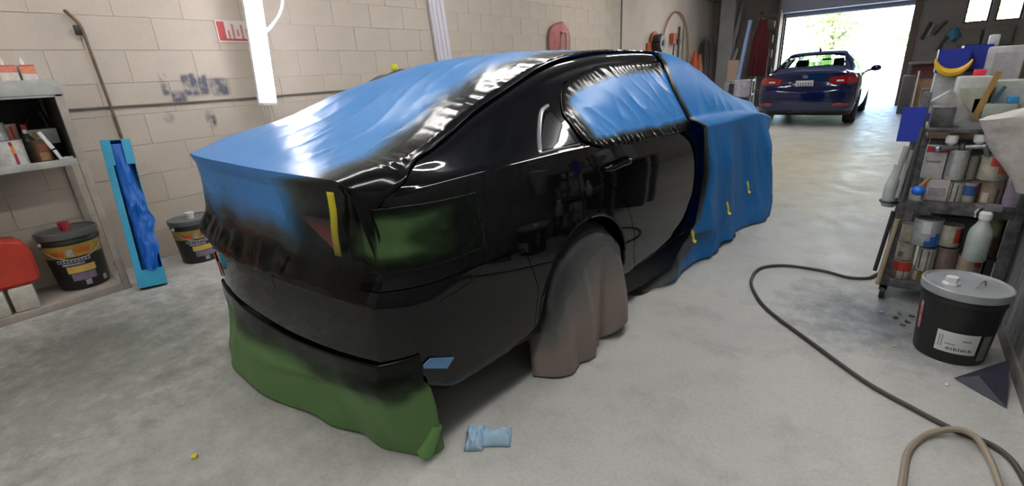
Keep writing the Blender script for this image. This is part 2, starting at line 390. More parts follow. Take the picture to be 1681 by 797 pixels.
# ------------------------------------------------------------------ car body generator
class Body:
    def __init__(s, L=4.9, W=1, T=None, R=None, RZ=None, B=None, BU=None, Wt=None, kz=1):
        s.L = L
        s.Wt = Wt or [(0, .79), (.04, .83), (.10, .865), (.22, .89), (.5, .905), (1.2, .925), (2.5, .925), (3.7, .92), (4.3, .89), (4.65, .80), (4.82, .68), (4.9, .55)]
        s.T = T or [(0, 1.095), (.1, 1.11), (.35, 1.125), (.55, 1.155), (.8, 1.235), (1.1, 1.33), (1.4, 1.41), (1.8, 1.462), (2.3, 1.48), (2.7, 1.475), (3.0, 1.44), (3.3, 1.34), (3.6, 1.19), (3.85, 1.07), (4.1, 1.02), (4.4, .96), (4.7, .85), (4.9, .70)]
        s.R = R or [(0, .72), (.3, .71), (.55, .665), (.8, .625), (1.3, .60), (1.9, .60), (2.6, .60), (3.1, .61), (3.7, .70), (4.1, .72), (4.6, .62), (4.9, .42)]
        s.RZ = RZ or [(0, 1.075), (.1, 1.085), (.45, 1.09), (.6, 1.12), (.8, 1.19), (1.1, 1.275), (1.35, 1.34), (1.6, 1.39), (1.95, 1.425), (2.4, 1.435), (2.7, 1.42), (3.0, 1.37), (3.3, 1.26), (3.6, 1.11), (3.85, 1.01), (4.2, .95), (4.6, .84), (4.9, .66)]
        s.B = B or [(0, 1.02), (.3, 1.045), (1.0, 1.055), (1.6, 1.045), (2.4, 1.00), (3.0, .98), (3.7, .965), (4.1, .91), (4.6, .78), (4.9, .60)]
        s.BU = BU or [(0, .78), (.3, .83), (.9, .865), (2.5, .865), (3.7, .855), (4.3, .80), (4.7, .68), (4.9, .48)]
        s.cache = {}
    def sec(s, v, n=7):
        k = round(v, 4)
        if k in s.cache: return s.cache[k]
        W, T, R, RZ, B, BU = (tab(t, v) for t in (s.Wt, s.T, s.R, s.RZ, s.B, s.BU))
        zb = .20+.10*sst(s.L-.5, s.L, v)+.08*(1-sst(0, .35, v))
        gx, gz_ = BU+(R-BU)*.5+.012, B+(RZ-B)*.5
        P = [(0, zb), (.6*W, zb), (.86*W, zb+.005), (.95*W, zb+.045), (.978*W, zb+.15), (W, min(.56, B-.30)), (W*.998, min(.74, B-.21)), (.985*W, min(.88, B-.105)), (lerp(BU, .985*W, .45), B-.035), (BU, B), (gx, gz_), (R+.02, lerp(gz_, RZ, .8)), (R-.05, RZ+(T-RZ)*.38), (R*.6, T-(T-RZ)*.22), (0, T)]
        q = cr([(a, b_, 0) for a, b_ in P], n)
        # sag over T avoided: clamp
        s.cache[k] = [(p.x, min(p.y, T+.002)) for p in q]
        return s.cache[k]
    def shift(s, u, z, v):
        """rear and front faces bow: extra v"""
        e = 1-sst(0, .45, v); f = sst(s.L-.6, s.L, v)
        r = e*(.10*(abs(u)/.85)**2.5+.07*sst(.66, .80, z)-.035*sst(1.0, 1.09, z)+.05*(1-sst(.2, .42, z)))
        return v+r-f*(.16*(abs(u)/.85)**2.5+.10*sst(.5, .8, z))
    def mesh(s, stations=None):
        st = stations or [0, .006, .015, .03, .05, .08, .12]+[.12+.05*i for i in range(1, 200) if .12+.05*i < s.L-.04]+[s.L-.03, s.L-.015, s.L]
        verts, faces = [], []; rings = []
        def ring(v, sc=1, zc=.65):
            pts = s.sec(v); full = pts+[(-u, z) for u, z in pts[-2:0:-1]]
            idx = []
            for u, z in full:
                u2, z2 = u*sc, zc+(z-zc)*sc
                idx.append(len(verts)); verts.append((u2, s.shift(u2, z2, v), z2))
            return idx
        for sc in (.02, .2, .4, .6, .75, .88, .95, .985): rings.append(ring(st[0], sc))
        for v in st: rings.append(ring(v))
        for sc in (.98, .9, .75, .5, .25, .02): rings.append(ring(st[-1], sc))
        n = len(rings[0])
        for a, b_ in zip(rings, rings[1:]):
            for i in range(n): faces.append((a[i], a[(i+1) % n], b_[(i+1) % n], b_[i]))
        faces.append(tuple(rings[0][::-1])); faces.append(tuple(rings[-1]))
        me = bpy.data.meshes.new('body'); me.from_pydata(verts, [], faces)
        bm = bmesh.new(); bm.from_mesh(me); bmesh.ops.recalc_face_normals(bm, faces=bm.faces); bm.to_mesh(me); bm.free()
        s.bvh = BVHTree.FromPolygons(verts, faces)
        return me
    def top(s, u, v):
        """height of the upper skin at |u|"""
        u = abs(u); q = s.sec(max(0, min(s.L, v)))
        for a, b_ in zip(q[::-1], q[-2::-1]):
            if a[0] <= u <= b_[0]:
                t = (u-a[0])/max(1e-6, b_[0]-a[0]); return lerp(a[1], b_[1], t)
        return tab(s.B, v)-.05
    def side(s, z, v):
        q = s.sec(max(0, min(s.L, v)))
        q = q[3*7:]
        for a, b_ in zip(q, q[1:]):
            if a[1] <= z <= b_[1]:
                t = (z-a[1])/max(1e-6, b_[1]-a[1]); return lerp(a[0], b_[0], t)
        return q[0][0] if z < q[0][1] else tab(s.R, v)
    def rear(s, u, z):
        """v of the rear face"""
        h = s.bvh.ray_cast(Vector((u, -1, z)), Vector((0, 1, 0)))[0]
        if h is not None and h.y < 1: return h.y
        W = tab(s.Wt, .03)
        e = max(0, abs(u)-(W-.10))
        return s.shift(min(abs(u), W), z, 0)+e*1.1

def arch_cut(vs, r, zc=.34, side=(1, -1), u0=.60):
    bm = bmesh.new()
    for v in vs:
        for sd in side:
            mx = Matrix.Translation((sd*(u0+.25), v, zc)) @ Matrix.Rotation(PI/2, 4, 'Y')
            bmesh.ops.create_cone(bm, cap_ends=True, radius1=r, radius2=r, depth=.5, segments=56, matrix=mx)
    return bm
def wheel(parent, u, v, r=.335, w=.225, side=1, rim=None):
    o = bpy.data.objects.new('wheel', None); C.objects.link(o); o.parent = parent; o.location = (u, v, r); o.rotation_euler = (0, PI/2*side, 0)
    bm = bmesh.new(); lathe(bm, [(.22, -w/2), (r*.93, -w/2), (r, -w/2+.03), (r, w/2-.03), (r*.93, w/2), (.22, w/2)], 40); obj('tyre', bm, M_tire, o)
    bm = bmesh.new(); lathe(bm, [(.225, w/2-.06), (.225, w/2-.01), (.235, w/2+.005), (.205, w/2), (.195, w/2-.05)], 32)
    for k in range(10):
        mx = Matrix.Rotation(2*PI*k/10, 4, 'Z'); box(bm, .03, .21, -.014, .014, w/2-.045, w/2-.02, mx)
    lathe(bm, [(.05, w/2-.05), (.05, w/2-.015), (.03, w/2-.01)], 16); obj('rim', bm, rim or M_rim, o)

# ------------------------------------------------------------------ the masked black car
CAR = dict(loc=(-2.04, .76, 0), rz=-.06)
body = Body()
car = thing('car', 'glossy black four-door sedan, freshly painted and masked with blue film', 'car', CAR['loc'], CAR['rz'])
me = body.mesh()
door = [(1.74, .26), (2.48, .26), (2.555, .45), (2.575, .62), (2.56, .80), (2.52, .99), (2.50, 1.40), (1.75, 1.385), (1.42, 1.315), (1.26, 1.20), (1.215, 1.06), (1.24, .96), (1.33, .87), (1.47, .78), (1.58, .66), (1.66, .50), (1.69, .36)]
bump = [(-.3, 0), (.77, 0), (.80, .5), (.72, .70), (.45, .715), (-.3, .715)]
lid = [(-.66, .74), (.66, .74), (.66, 1.4), (-.66, 1.4)]
qwin = [(.93, 1.068), (1.185, 1.062), (1.185, 1.20), (1.13, 1.185)]
win = [(1.27, 1.075), (2.44, 1.03), (2.44, 1.355), (1.78, 1.345), (1.48, 1.285), (1.32, 1.19)]
lensR = [(.67, .80), (1.1, .80), (1.1, .955), (.67, .97)]
lensI = [(.38, .935), (.652, .935), (.652, .83), (.56, .82)]
parts = []
def cut(me, poly, axis, a, b_, gap, name, m, extra=None):
    p = boolean(me, prism(poly, axis, a, b_), 'INTERSECT')
    r = boolean(me, prism(poly_scale(poly, gap), axis, a, b_), 'DIFFERENCE')
    parts.append((name, p, m)); return r
me = boolean(me, arch_cut((1.2, 4.0), .372), 'DIFFERENCE')
me = cut(me, lensR, 1, -.3, .42, .003, 'tail_light', M_red)
me = cut(me, [(-x, z) for x, z in lensR], 1, -.3, .42, .003, 'tail_light', M_red)
me = cut(me, lensI, 1, -.3, .3, .003, 'tail_light', M_red)
me = cut(me, [(-x, z) for x, z in lensI], 1, -.3, .3, .003, 'tail_light', M_red)
me = cut(me, lid, 1, -.3, .50, .004, 'trunk_lid', M_blk)
me = cut(me, bump, 0, -1.2, 1.2, .004, 'rear_bumper', M_blk)
me = cut(me, qwin, 0, .5, 1.2, .003, 'quarter_window', M_glass_dark)
# rear door with its window
dme = boolean(me, prism(door, 0, .45, 1.2), 'INTERSECT')
me = boolean(me, prism(poly_scale(door, .005), 0, .45, 1.2), 'DIFFERENCE')
wme = boolean(dme, prism(win, 0, .4, 1.2), 'INTERSECT')
dme = boolean(dme, prism(poly_scale(win, .003), 0, .4, 1.2), 'DIFFERENCE')
link('body', me, None, car, ang=40).data.materials.append(M_blk)
for nm, p, m in parts:
    p.materials.clear(); link(nm, p, m, car, ang=40)
dme.materials.clear(); dr = link('rear_door', dme, M_blk, car, ang=40)
wme.materials.clear(); link('door_window', wme, M_glass_dark, dr, ang=40)
bm = bmesh.new()
hp = [(body.side(.93, v)+o_, v, z) for v, o_, z in ((1.36, .0, .915), (1.385, .032, .92), (1.46, .040, .925), (1.54, .038, .925), (1.585, .0, .925))]
tube(bm, cr(hp, 6), .013, 10); 
bmesh.ops.scale(bm, vec=(1, 1, 1.25), space=Matrix.Translation((0, 0, -.92)), verts=bm.verts)
obj('door_handle', bm, M_blk, dr)
bm = bmesh.new(); tube(bm, cr([(body.side(z, v)+.004, v, z) for v, z in ((.90, 1.058), (1.0, 1.058), (1.1, 1.057), (1.195, 1.055))], 6), .006, 6)
tube(bm, cr([(body.side(z, v)+.004, v, z) for v, z in ((.91, 1.062), (1.0, 1.125), (1.12, 1.20), (1.195, 1.225))], 6), .010, 6); obj('window_glint_trim', bm, mat('bright_trim', (.75, .75, .76), .25, metal=.9), car)  # chrome trim thickened to stand for a tube's reflection in the glass edge
for v in (1.2, 4.0):
    bm = bmesh.new(); tube(bm, [(body.side(max(.30, .34+.378*math.sin(a)), v+.378*math.cos(a))-.004, v+.378*math.cos(a), .34+.378*math.sin(a)) for a in [PI*k/24 for k in range(25)]], .010, 6)
    obj('arch_lip', bm, M_blk, car)
for v in (1.2, 4.0):
    for sd in (1, -1): wheel(car, sd*.79, v, side=sd)
bm = bmesh.new(); box(bm, -.2, .2, -.0, .02, .60, .70, bev=.01); obj('number_plate_recess', bm, M_trim, car)
def patch(B_, u0, u1, z0, z1, m, par, name='reflector', sl=0):
    grid(name, [[(lerp(u0, u1, i/12), B_.rear(lerp(u0, u1, i/12), lerp(z0, z1, j/4)+sl*i/12)-.006, lerp(z0, z1, j/4)+sl*i/12) for i in range(13)] for j in range(5)], m, par, thick=.006)
patch(body, -.83, -.60, .50, .56, M_red, car, sl=-.04)


# ------------------------------------------------------------------ masking films on the car
M_film = film_mat('blue_film', (.07, .33, .78), glint=.35, scale=4, alpha=1)
M_film2 = film_mat('blue_film_window', (.06, .34, .85), glint=.3, scale=6)
M_film3 = film_mat('blue_film_drape', (.02, .30, .80), rough=.42, glint=.3, scale=3, alpha=.97, translucent=.35)
def wrk(x, y, s=1.0, seed=0.0):
    a = 1-abs(nz(x*s, y*s*.35, seed)*2.2); b_ = 1-abs(nz(x*s*2.3+y*s*.8, y*s*.9, seed+5)*2.2)
    return max(0, a)**3*.6+max(0, b_)**3*.4
def top_film():
    rows, sp, cl = [], [], []
    NU = 150
    def ur(v): return tab([(-.1, .79), (.15, .80), (.5, .65), (.8, .575), (1.2, .52), (1.6, .475), (2.2, .44), (3.0, .46)], v)
    # hanging part over the rear
    hang = [(.60+.5*k/26) for k in range(26)]
    def rearp(u, z):
        zz = z
        return body.rear(u, zz)-.012
    for z in hang:
        r, s_, c_ = [], [], []
        for i in range(NU+1):
            t = i/NU; u = lerp(-.93, .745, t)
            bot = .665+.03*math.sin(u*4)+.015*nz(u*9, 3); zz = lerp(bot, 1.09, (z-.60)/.5)
            k = (1.10-zz)/.5
            fold = .014*k*nz(u*6+.4*k, k*.8, 2)+.006*k*nz(u*17, k, 7)+.003*wrk(u, zz*.25, 7, 3)*k
            over = sst(.45, .65, u)*.004*abs(math.sin(u*75))*min(1, k*4)
            uu = max(-.90, u) if u < 0 else u
            vv = rearp(uu, zz)-.012-abs(fold)-over-.05*k*(1-sst(-.9, -.5, u))
            # taut: ducktail straight down, not following the recess
            vv = lerp(min(vv, body.rear(uu, 1.07)-.015+.02*k), body.rear(max(-.74, min(.76, uu)), zz)-.012-abs(fold)*.4, sst(.70, .98, k))
            r.append((uu-.02*k*(1-sst(-.93, -.8, u)), vv, zz))
            dark = sst(.30, .95, k*1.15+.10*nz(u*3, 1)) ; side_ = sst(.30, .62, u)*.75
            s_.append(min(1, max(dark, side_)+.12)); c_.append(.78*sst(.26, .45, u)*sst(.15, .4, k)*(1-sst(.74, .84, u)))
        rows.append(r); sp.append(s_); cl.append(c_)
    NV = 130
    for j in range(NV+1):
        v = lerp(.0, 2.95, (j/NV)**1.1); r, s_, c_ = [], [], []
        e = ur(v)
        for i in range(NU+1):
            t = i/NU; u = lerp(lerp(-.91, -.97, sst(.1, .6, v)), e, t)
            vs = max(.0, v)
            z = body.top(u, vs) if abs(u) < .86 else body.top(.86, vs)-.25*(abs(u)-.86)
            W = .86
            if u < -.80: z = min(z, body.top(-.80, vs)) 
            # sheet bridges from the boot lid to the roof, highest on the far side
            tent = tab([(0, 0), (.2, .04), (.5, .075), (.8, .09), (1.1, .075), (1.5, .05), (2.0, .03), (3, .01)], v)*(1-sst(-.35, .62, u))
            if u < -.6: tent += .0
            zt = tab([(0, 1.1), (.3, 1.155), (.57, 1.215), (.77, 1.29), (1.07, 1.395), (1.56, 1.475), (2.2, 1.50), (3, 1.46)], v)
            lowl = sst(-.62, -.97, u)
            zz = z+.008+tent*(1-.3*lowl)
            if u < -.55: zz = lerp(zz, max(zz, zt-.04-.20*lowl), .8)
            g = 1-sst(.35, .0, abs(e-u))*0
            wr = (.007*wrk(u*1.0+v*.25, v*.4, 3.2, 1)+.003*wrk(u+v, v*1.4, 8, 9))*sst(0, .25, v)
            edge = sst(.28, .02, e-u)
            wr = wr*(1-.6*edge)+sst(0, .2, v)*edge*.006*abs(math.sin(v*95+6*nz(v*4, 2)))*(1-sst(.0, .02, .015-(e-u)))
            if t > .985: wr = 0
            vv = body.shift(u, z, vs) if v < .45 else v
            vv = vv-.025*(1-sst(0, .08, v))
            r.append((u, vv, zz+wr+.004))
            d = e-u+.05*nz(v*3, u*3, 4)
            band = tab([(0, .30), (.5, .34), (1.0, .40), (1.6, .34), (2.2, .25), (3, .2)], v)
            q = 1-sst(.02, band, d); q = max(q, sst(2.35, 2.9, v)*.6)
            s_.append(q); c_.append(0)
        rows.append(r); sp.append(s_); cl.append(c_)
    o = grid('masking_film', rows, M_film, car_film_parent, {'spray': sp, 'clear': cl}, thick=.0006)
    return o
CM = Matrix.Translation(CAR['loc']) @ Matrix.Rotation(CAR['rz'], 4, 'Z')
car_film_parent = None
o = top_film(); o.matrix_world = CM
setp(o, 'pale blue masking film stretched over the boot lid, rear window and roof, edges blackened', 'plastic sheet', 'blue masking film on the black car')

def window_film():
    rows, sp, cl = [], [], []
    NV, NZ = 110, 50
    for j in range(NZ+1):
        r, s_, c_ = [], [], []
        for i in range(NV+1):
            a, b_ = i/NV, j/NZ
            v = lerp(1.235, 2.62, a)
            z0 = tab([(1.2, 1.09), (1.35, 1.02), (1.6, 1.0), (2.7, .965)], v); z1 = tab([(1.2, 1.13), (1.25, 1.20), (1.4, 1.31), (1.6, 1.365), (1.9, 1.40), (2.7, 1.40)], v)
            z = lerp(z0, z1, b_)
            u = body.side(z, v)
            inner = min(b_, 1-b_)*2; ee = min(inner*1.3, a*6)
            k = 1-sst(.0, .7, ee)
            wr = .008*wrk(v*1.2, z*2, 2.5, 4)*(1-k)+.007*k*abs(math.sin(v*62+z*18+5*nz(v*5, z*5)))*sst(0, .08, ee)
            r.append((u+.010+wr, v, z))
            s_.append(1-sst(.10, .62, ee+.12*nz(v*8, z*8, 3))); c_.append(0)
        rows.append(r); sp.append(s_); cl.append(c_)
    o = grid('masking_film', rows, M_film2, None, {'spray': sp, 'clear': cl}, thick=.0006); o.matrix_world = CM
    setp(o, 'bright blue masking film patch over the rear door window of the black car', 'plastic sheet', 'blue masking film on the black car')
window_film()

def front_drape():
    rows, sp, cl = [], [], []
    NC, NB = 150, 120
    # b runs: far side (left) -> over roof -> right shoulder -> down to the floor
    def edge_v(b):   # rear edge of the sheet
        return tab([(0, 2.75), (.42, 2.70), (.55, 2.44), (.62, 2.50), (.72, 2.55), (.86, 2.49), (.93, 2.25), (1.0, 1.78)], b)
    for j in range(NB+1):
        b = j/NB; r, s_, c_ = [], [], []
        for i in range(NC+1):
            a = i/NC
            v = lerp(edge_v(b), 4.99, a)
            vv = min(v, 4.9); fr = sst(4.2, 4.95, v)
            if b < .5:
                t = b/.5; W = .86; u = lerp(-W, tab(body.R, vv)+.03, t)
                z = body.top(u, vv)
                lift = tab([(2.4, .0), (3.0, .01), (3.6, .03), (4.0, .06), (4.4, .05), (4.9, .0)], v)*sst(-.9, -.5, u)
                x, y, zz = u, v-.10*fr*abs(u)**2, z+lift+.01+.012*wrk(u+v*.3, v, 2.5, 2)
            elif b < .60:
                t = (b-.5)/.10
                R, RZ, B = tab(body.R, vv)+.03, body.top(tab(body.R, vv)+.03, vv), tab(body.B, vv)
                lift = tab([(2.4, .0), (3.0, .01), (3.6, .03), (4.0, .06), (4.4, .05), (4.9, .0)], v)
                z = lerp(RZ+lift, B-.0, t); u = max(body.side(min(z, RZ), vv), lerp(R, tab(body.BU, vv), t))
                x, y, zz = u+.012, v-.1*fr*R*R, z+.01
                f = .015*wrk(v*.8-z, z, 3, 8); x += f
            else:
                t = (b-.60)/.40
                B = tab(body.B, vv); bot = tab([(1.7, .012), (2.1, .012), (2.3, .03), (2.7, .015), (3.1, .035), (3.4, .012), (3.8, .02), (4.0, .012), (4.25, .14), (4.6, .22), (5, .25)], v)+.012*nz(v*14, 9)
                z = lerp(B, bot, t)
                W = body.side(max(z, .30), vv)
                hemu = tab([(1.7, .74), (2.0, .86), (2.15, .93), (2.5, .935), (3.0, .95), (3.4, .95), (3.7, 1.00), (3.95, 1.06), (4.2, .97), (4.9, .62)], v)
                hi = max(W, body.side(.74, vv))
                u = max(W+.012, lerp(hi+.02, hemu, t**1.3)) if z > .3 else lerp(max(W+.012, lerp(hi+.02, hemu, t**1.3)), hemu, sst(.3, .02, z))
                # folds radiate down and forward
                ph = (v-2.4)*5.5-t*1.8
                f = (.030*math.sin(ph)+.022*math.sin(ph*2.3+1)+.012*nz(v*9-t*3, t*2, 6)+.016*wrk(v-t*.5, t*.4, 5, 5))*sst(0, .35, t)*sst(0, .06, a)
                if b > .9: f += .02*nz(v*13, t*9, 1)
                x, y, zz = u+max(f, -.012)+.012, v-.1*fr-.05*sst(4.4, 4.99, v), z+(0.01*nz(v*8, z*8) if t > .2 else 0)
                zz = max(.006, zz)
            r.append((x, y, zz))
            d = a*(4.9-edge_v(b)); 
            s_.append((1-sst(0, .12+.04*nz(b*9, 1), d))*(.85 if b > .45 else .6)*(1 if b < .9 else 1)+ (.75*(1-sst(.0, .6, d)) if b > .9 else 0))
            c_.append(.35*sst(.9, .97, b)*(1-sst(.2, .8, d)))
        rows.append(r); sp.append(s_); cl.append(c_)
    o = grid('masking_drape', rows, M_film3, None, {'spray': sp, 'clear': cl}, thick=.0006); o.matrix_world = CM
    setp(o, 'large blue plastic drape covering the front half of the black car to the floor', 'plastic sheet', 'blue masking film on the black car')
front_drape()

M_green = film_mat('green_masking_paper', (.115, .225, .08), black=(.005, .008, .005), glint=.25, scale=5, alpha=1, translucent=.1, greycol=(.018, .036, .014), rough=.5, spec=.2)
def green_skirt():
    rows, sp, cl = [], [], []
    hem = [(-.93, .30, .10), (-.91, .16, .09), (-.80, .03, .05), (-.60, -.02, .02), (-.41, -.05, .012), (-.07, -.06, .01), (.21, -.02, .01), (.39, .04, .01), (.55, .10, .01), (.70, .12, .01), (.82, .14, .01), (.87, .19, .02), (.885, .24, .05)]
    H = cr(hem, 10); n = len(H)
    for j in range(31):
        t = j/30; r, s_, c_ = [], [], []
        for i, h in enumerate(H):
            k = i/(n-1); u = h.x
            ut = max(-.87, min(.86, u*.975)); zt = .37+.10*k
            vt = body.rear(ut, zt)-.012
            x = lerp(ut, h.x, t**1.2); y = lerp(vt, h.y, t**1.5); z = lerp(zt, h.z, t)
            f = (.022*math.sin(k*17+t*2.5)+.016*nz(k*13, t*3, 3))*math.sin(t*PI*.6)
            cr_ = .02*max(0, 1-abs((z-.22)-(u*.16))/.05)*sst(-.4, .3, u)
            r.append((x, y-f-cr_, z)); s_.append(1-sst(.06, .52, t+.12*nz(k*5, t*3, 8)+.07*nz(k*14, t*7, 2))); c_.append(0)
        rows.append(r); sp.append(s_); cl.append(c_)
    o = grid('masking_skirt', rows, M_green, None, {'spray': sp, 'clear': cl}, thick=.0008); o.matrix_world = CM
    setp(o, 'green masking paper skirt hanging from the rear bumper to the floor, black overspray on top', 'masking paper')
    # rolled tail end of the sheet at the corner
    bm = bmesh.new(); n = 16
    ax = cr([(.865, .22, .14), (.855, .19, .08), (.84, .165, .03)], 5)
    tube(bm, ax, [.02+.012*i/len(ax) for i in range(len(ax))], 14)
    q = obj('rolled_end', bm, MATS.get('g2') or mat('g2', (.11, .24, .07), .55), o)
green_skirt()
def green_lamp_cover():
    rows, sp, cl = [], [], []
    for j in range(41):
        b = j/40; r, s_, c_ = [], [], []
        for i in range(61):
            a = i/60; s = lerp(-.22, .42, a)      # path length around the corner
            z = lerp(lerp(.77, .785, a), lerp(1.0, .985, a), b)
            th = math.radians(lerp(23, 84, a)); dr_ = Vector((math.sin(th), -math.cos(th), 0))
            h = body.bvh.ray_cast(Vector((.4, .55, z)), dr_)[0] or Vector((.4, .55, z))+dr_*.5
            p = h+dr_*(.014+.008*wrk(a*1.2, b*.7, 4, 2)); r.append(tuple(p))
            e = min(a*4, (1-a)*1.6, b*2.5, (1-b)*3)
            s_.append(1-.72*sst(.05, .9, e+.25*nz(a*4, b*3, 7))); c_.append(0)
        rows.append(r); sp.append(s_); cl.append(c_)
    o = grid('tail_light_mask', rows, M_green, None, {'spray': sp, 'clear': cl}, thick=.0008); o.matrix_world = CM
    setp(o, 'dark green masking sheet taped over the right tail light of the black car', 'masking paper')
green_lamp_cover()

M_cover = film_mat('grey_wheel_film', (.26, .21, .185), black=(.05, .056, .055), glint=.3, scale=6, alpha=.95, translucent=.1, greycol=(.13, .135, .13), rough=.45)
def wheel_cover():
    rows, sp, cl = [], [], []
    for j in range(51):
        t = j/50; r, s_, c_ = [], [], []
        for i in range(91):
            k = i/90; a = PI*(1-k)                       # arch angle: rear -> front
            vt = 1.2+.335*math.cos(a)*1.0; zt = .34+.335*math.sin(a)**.8
            vb = lerp(.84, 1.56, k)+(.04*(k-.5)); zb = .01+.07*max(0, math.sin((k-.62)*9))*sst(.55, .7, k)
            hemu = tab([(0, .90), (.2, .96), (.4, .965), (.5, .93), (.6, .95), (.8, .985), (1, .93)], k)
            v = lerp(vt, vb, t); z = lerp(zt, zb, t)
            W = .905-.0*k
            u = lerp(W, hemu, t)+.03*math.sin(t*PI)*math.sin(k*PI)
            f = (.030*abs(math.sin(k*PI*3.2+.3))**.7*sst(.1, .9, t)+.012*nz(k*15, t*2, 3)-.045*math.exp(-((k-.62)/.05)**2)*sst(.1, .7, t))
            if k in (0, 1): f = 0
            u += f-.14*(1-sst(0, .10, k))*(1-t*.6)-.16*(1-sst(0, .10, 1-k))*(1-t*.3)
            u -= .05*(1-sst(0, .12, t))
            r.append((u, v, max(.004, z)))
            s_.append(max(0, 1-sst(-.25, .75, t*1.15-.55*abs(k-.60)-.05*nz(k*7, t*4, 5)))); c_.append(0)
        rows.append(r); sp.append(s_); cl.append(c_)
    o = grid('wheel_cover', rows, M_cover, None, {'spray': sp, 'clear': cl}, thick=.0008); o.matrix_world = CM
    setp(o, 'grey-brown plastic cover draped over the rear wheel of the black car', 'wheel cover')
wheel_cover()

M_tape = mat('yellow_tape', (.72, .66, .03), .5)
def tape(name, pts, wd, label, wdir=(0, 1, 0), m=None):
    wdir = Vector(wdir); c_ = cr(pts, 6); rows = [[p-wdir*wd/2 for p in c_], [p for p in c_], [p+wdir*wd/2 for p in c_]]
    o = grid(name, rows, m or M_tape, None, {'spray': [[i/(len(c_)-1)*.62-.08 for i in range(len(c_))]]*3}, thick=.001); o.matrix_world = CM; setp(o, label, 'tape', 'yellow masking tape on the car')
tape('masking_tape', [(.705, body.rear(.69, 1.07)-.045, 1.06), (.695, body.rear(.69, 1.07)-.042, .99), (.665, body.rear(.69, 1.07)-.036, .91), (.65, body.rear(.69, 1.07)-.03, .83)], .032, 'yellow tape strip running down beside the right tail light', (1, .2, 0), film_mat('dusty_yellow_tape', (.72, .66, .03), greycol=(.22, .20, .03), rough=.5, glint=.1))
tape('masking_tape', [(.765, body.rear(.76, 1.07)-.03, 1.045), (.775, body.rear(.76, 1.07)-.025, .99)], .025, 'short yellow tape piece at the corner of the boot above the green mask', (1, .3, 0))
for (v, z, lab) in ((2.47, .26, 'yellow tape tab on the door edge at the bottom of the blue drape'), (3.02, .33, 'middle yellow tape tab low on the blue drape'), (3.47, .40, 'foremost yellow tape tab, highest on the blue drape')):
    u = body.side(z, v)+.085 if v > 2.6 else body.side(z, v)+.05
    tape('masking_tape', [(u, v, z+.04), (u+.012, v+.005, z), (u+.016, v+.01, z-.04), (u+.03, v+.02, z-.055)], .035, lab, (0, 1, .2))
# small blue scrap under the sill behind the wheel
bm = bmesh.new(); _q = []
for v, z in ((.19, .405), (.225, .435), (.32, .395), (.29, .36)):
    h = body.bvh.ray_cast(Vector((1.5, v, z)), Vector((-1, 0, 0)))[0]; _q.append(h+Vector((.005, 0, 0)))
bm.faces.new([bm.verts.new(p) for p in _q]); r_ = bmesh.ops.extrude_face_region(bm, geom=list(bm.faces)); bmesh.ops.translate(bm, verts=[e for e in r_['geom'] if isinstance(e, bmesh.types.BMVert)], vec=(.004, -.001, 0))
o = obj('film_scrap', bm, mat('blue_scrap', (.12, .28, .55), .4)); o.matrix_world = CM; setp(o, 'small blue film scrap stuck low on the black car behind the rear wheel', 'scrap')

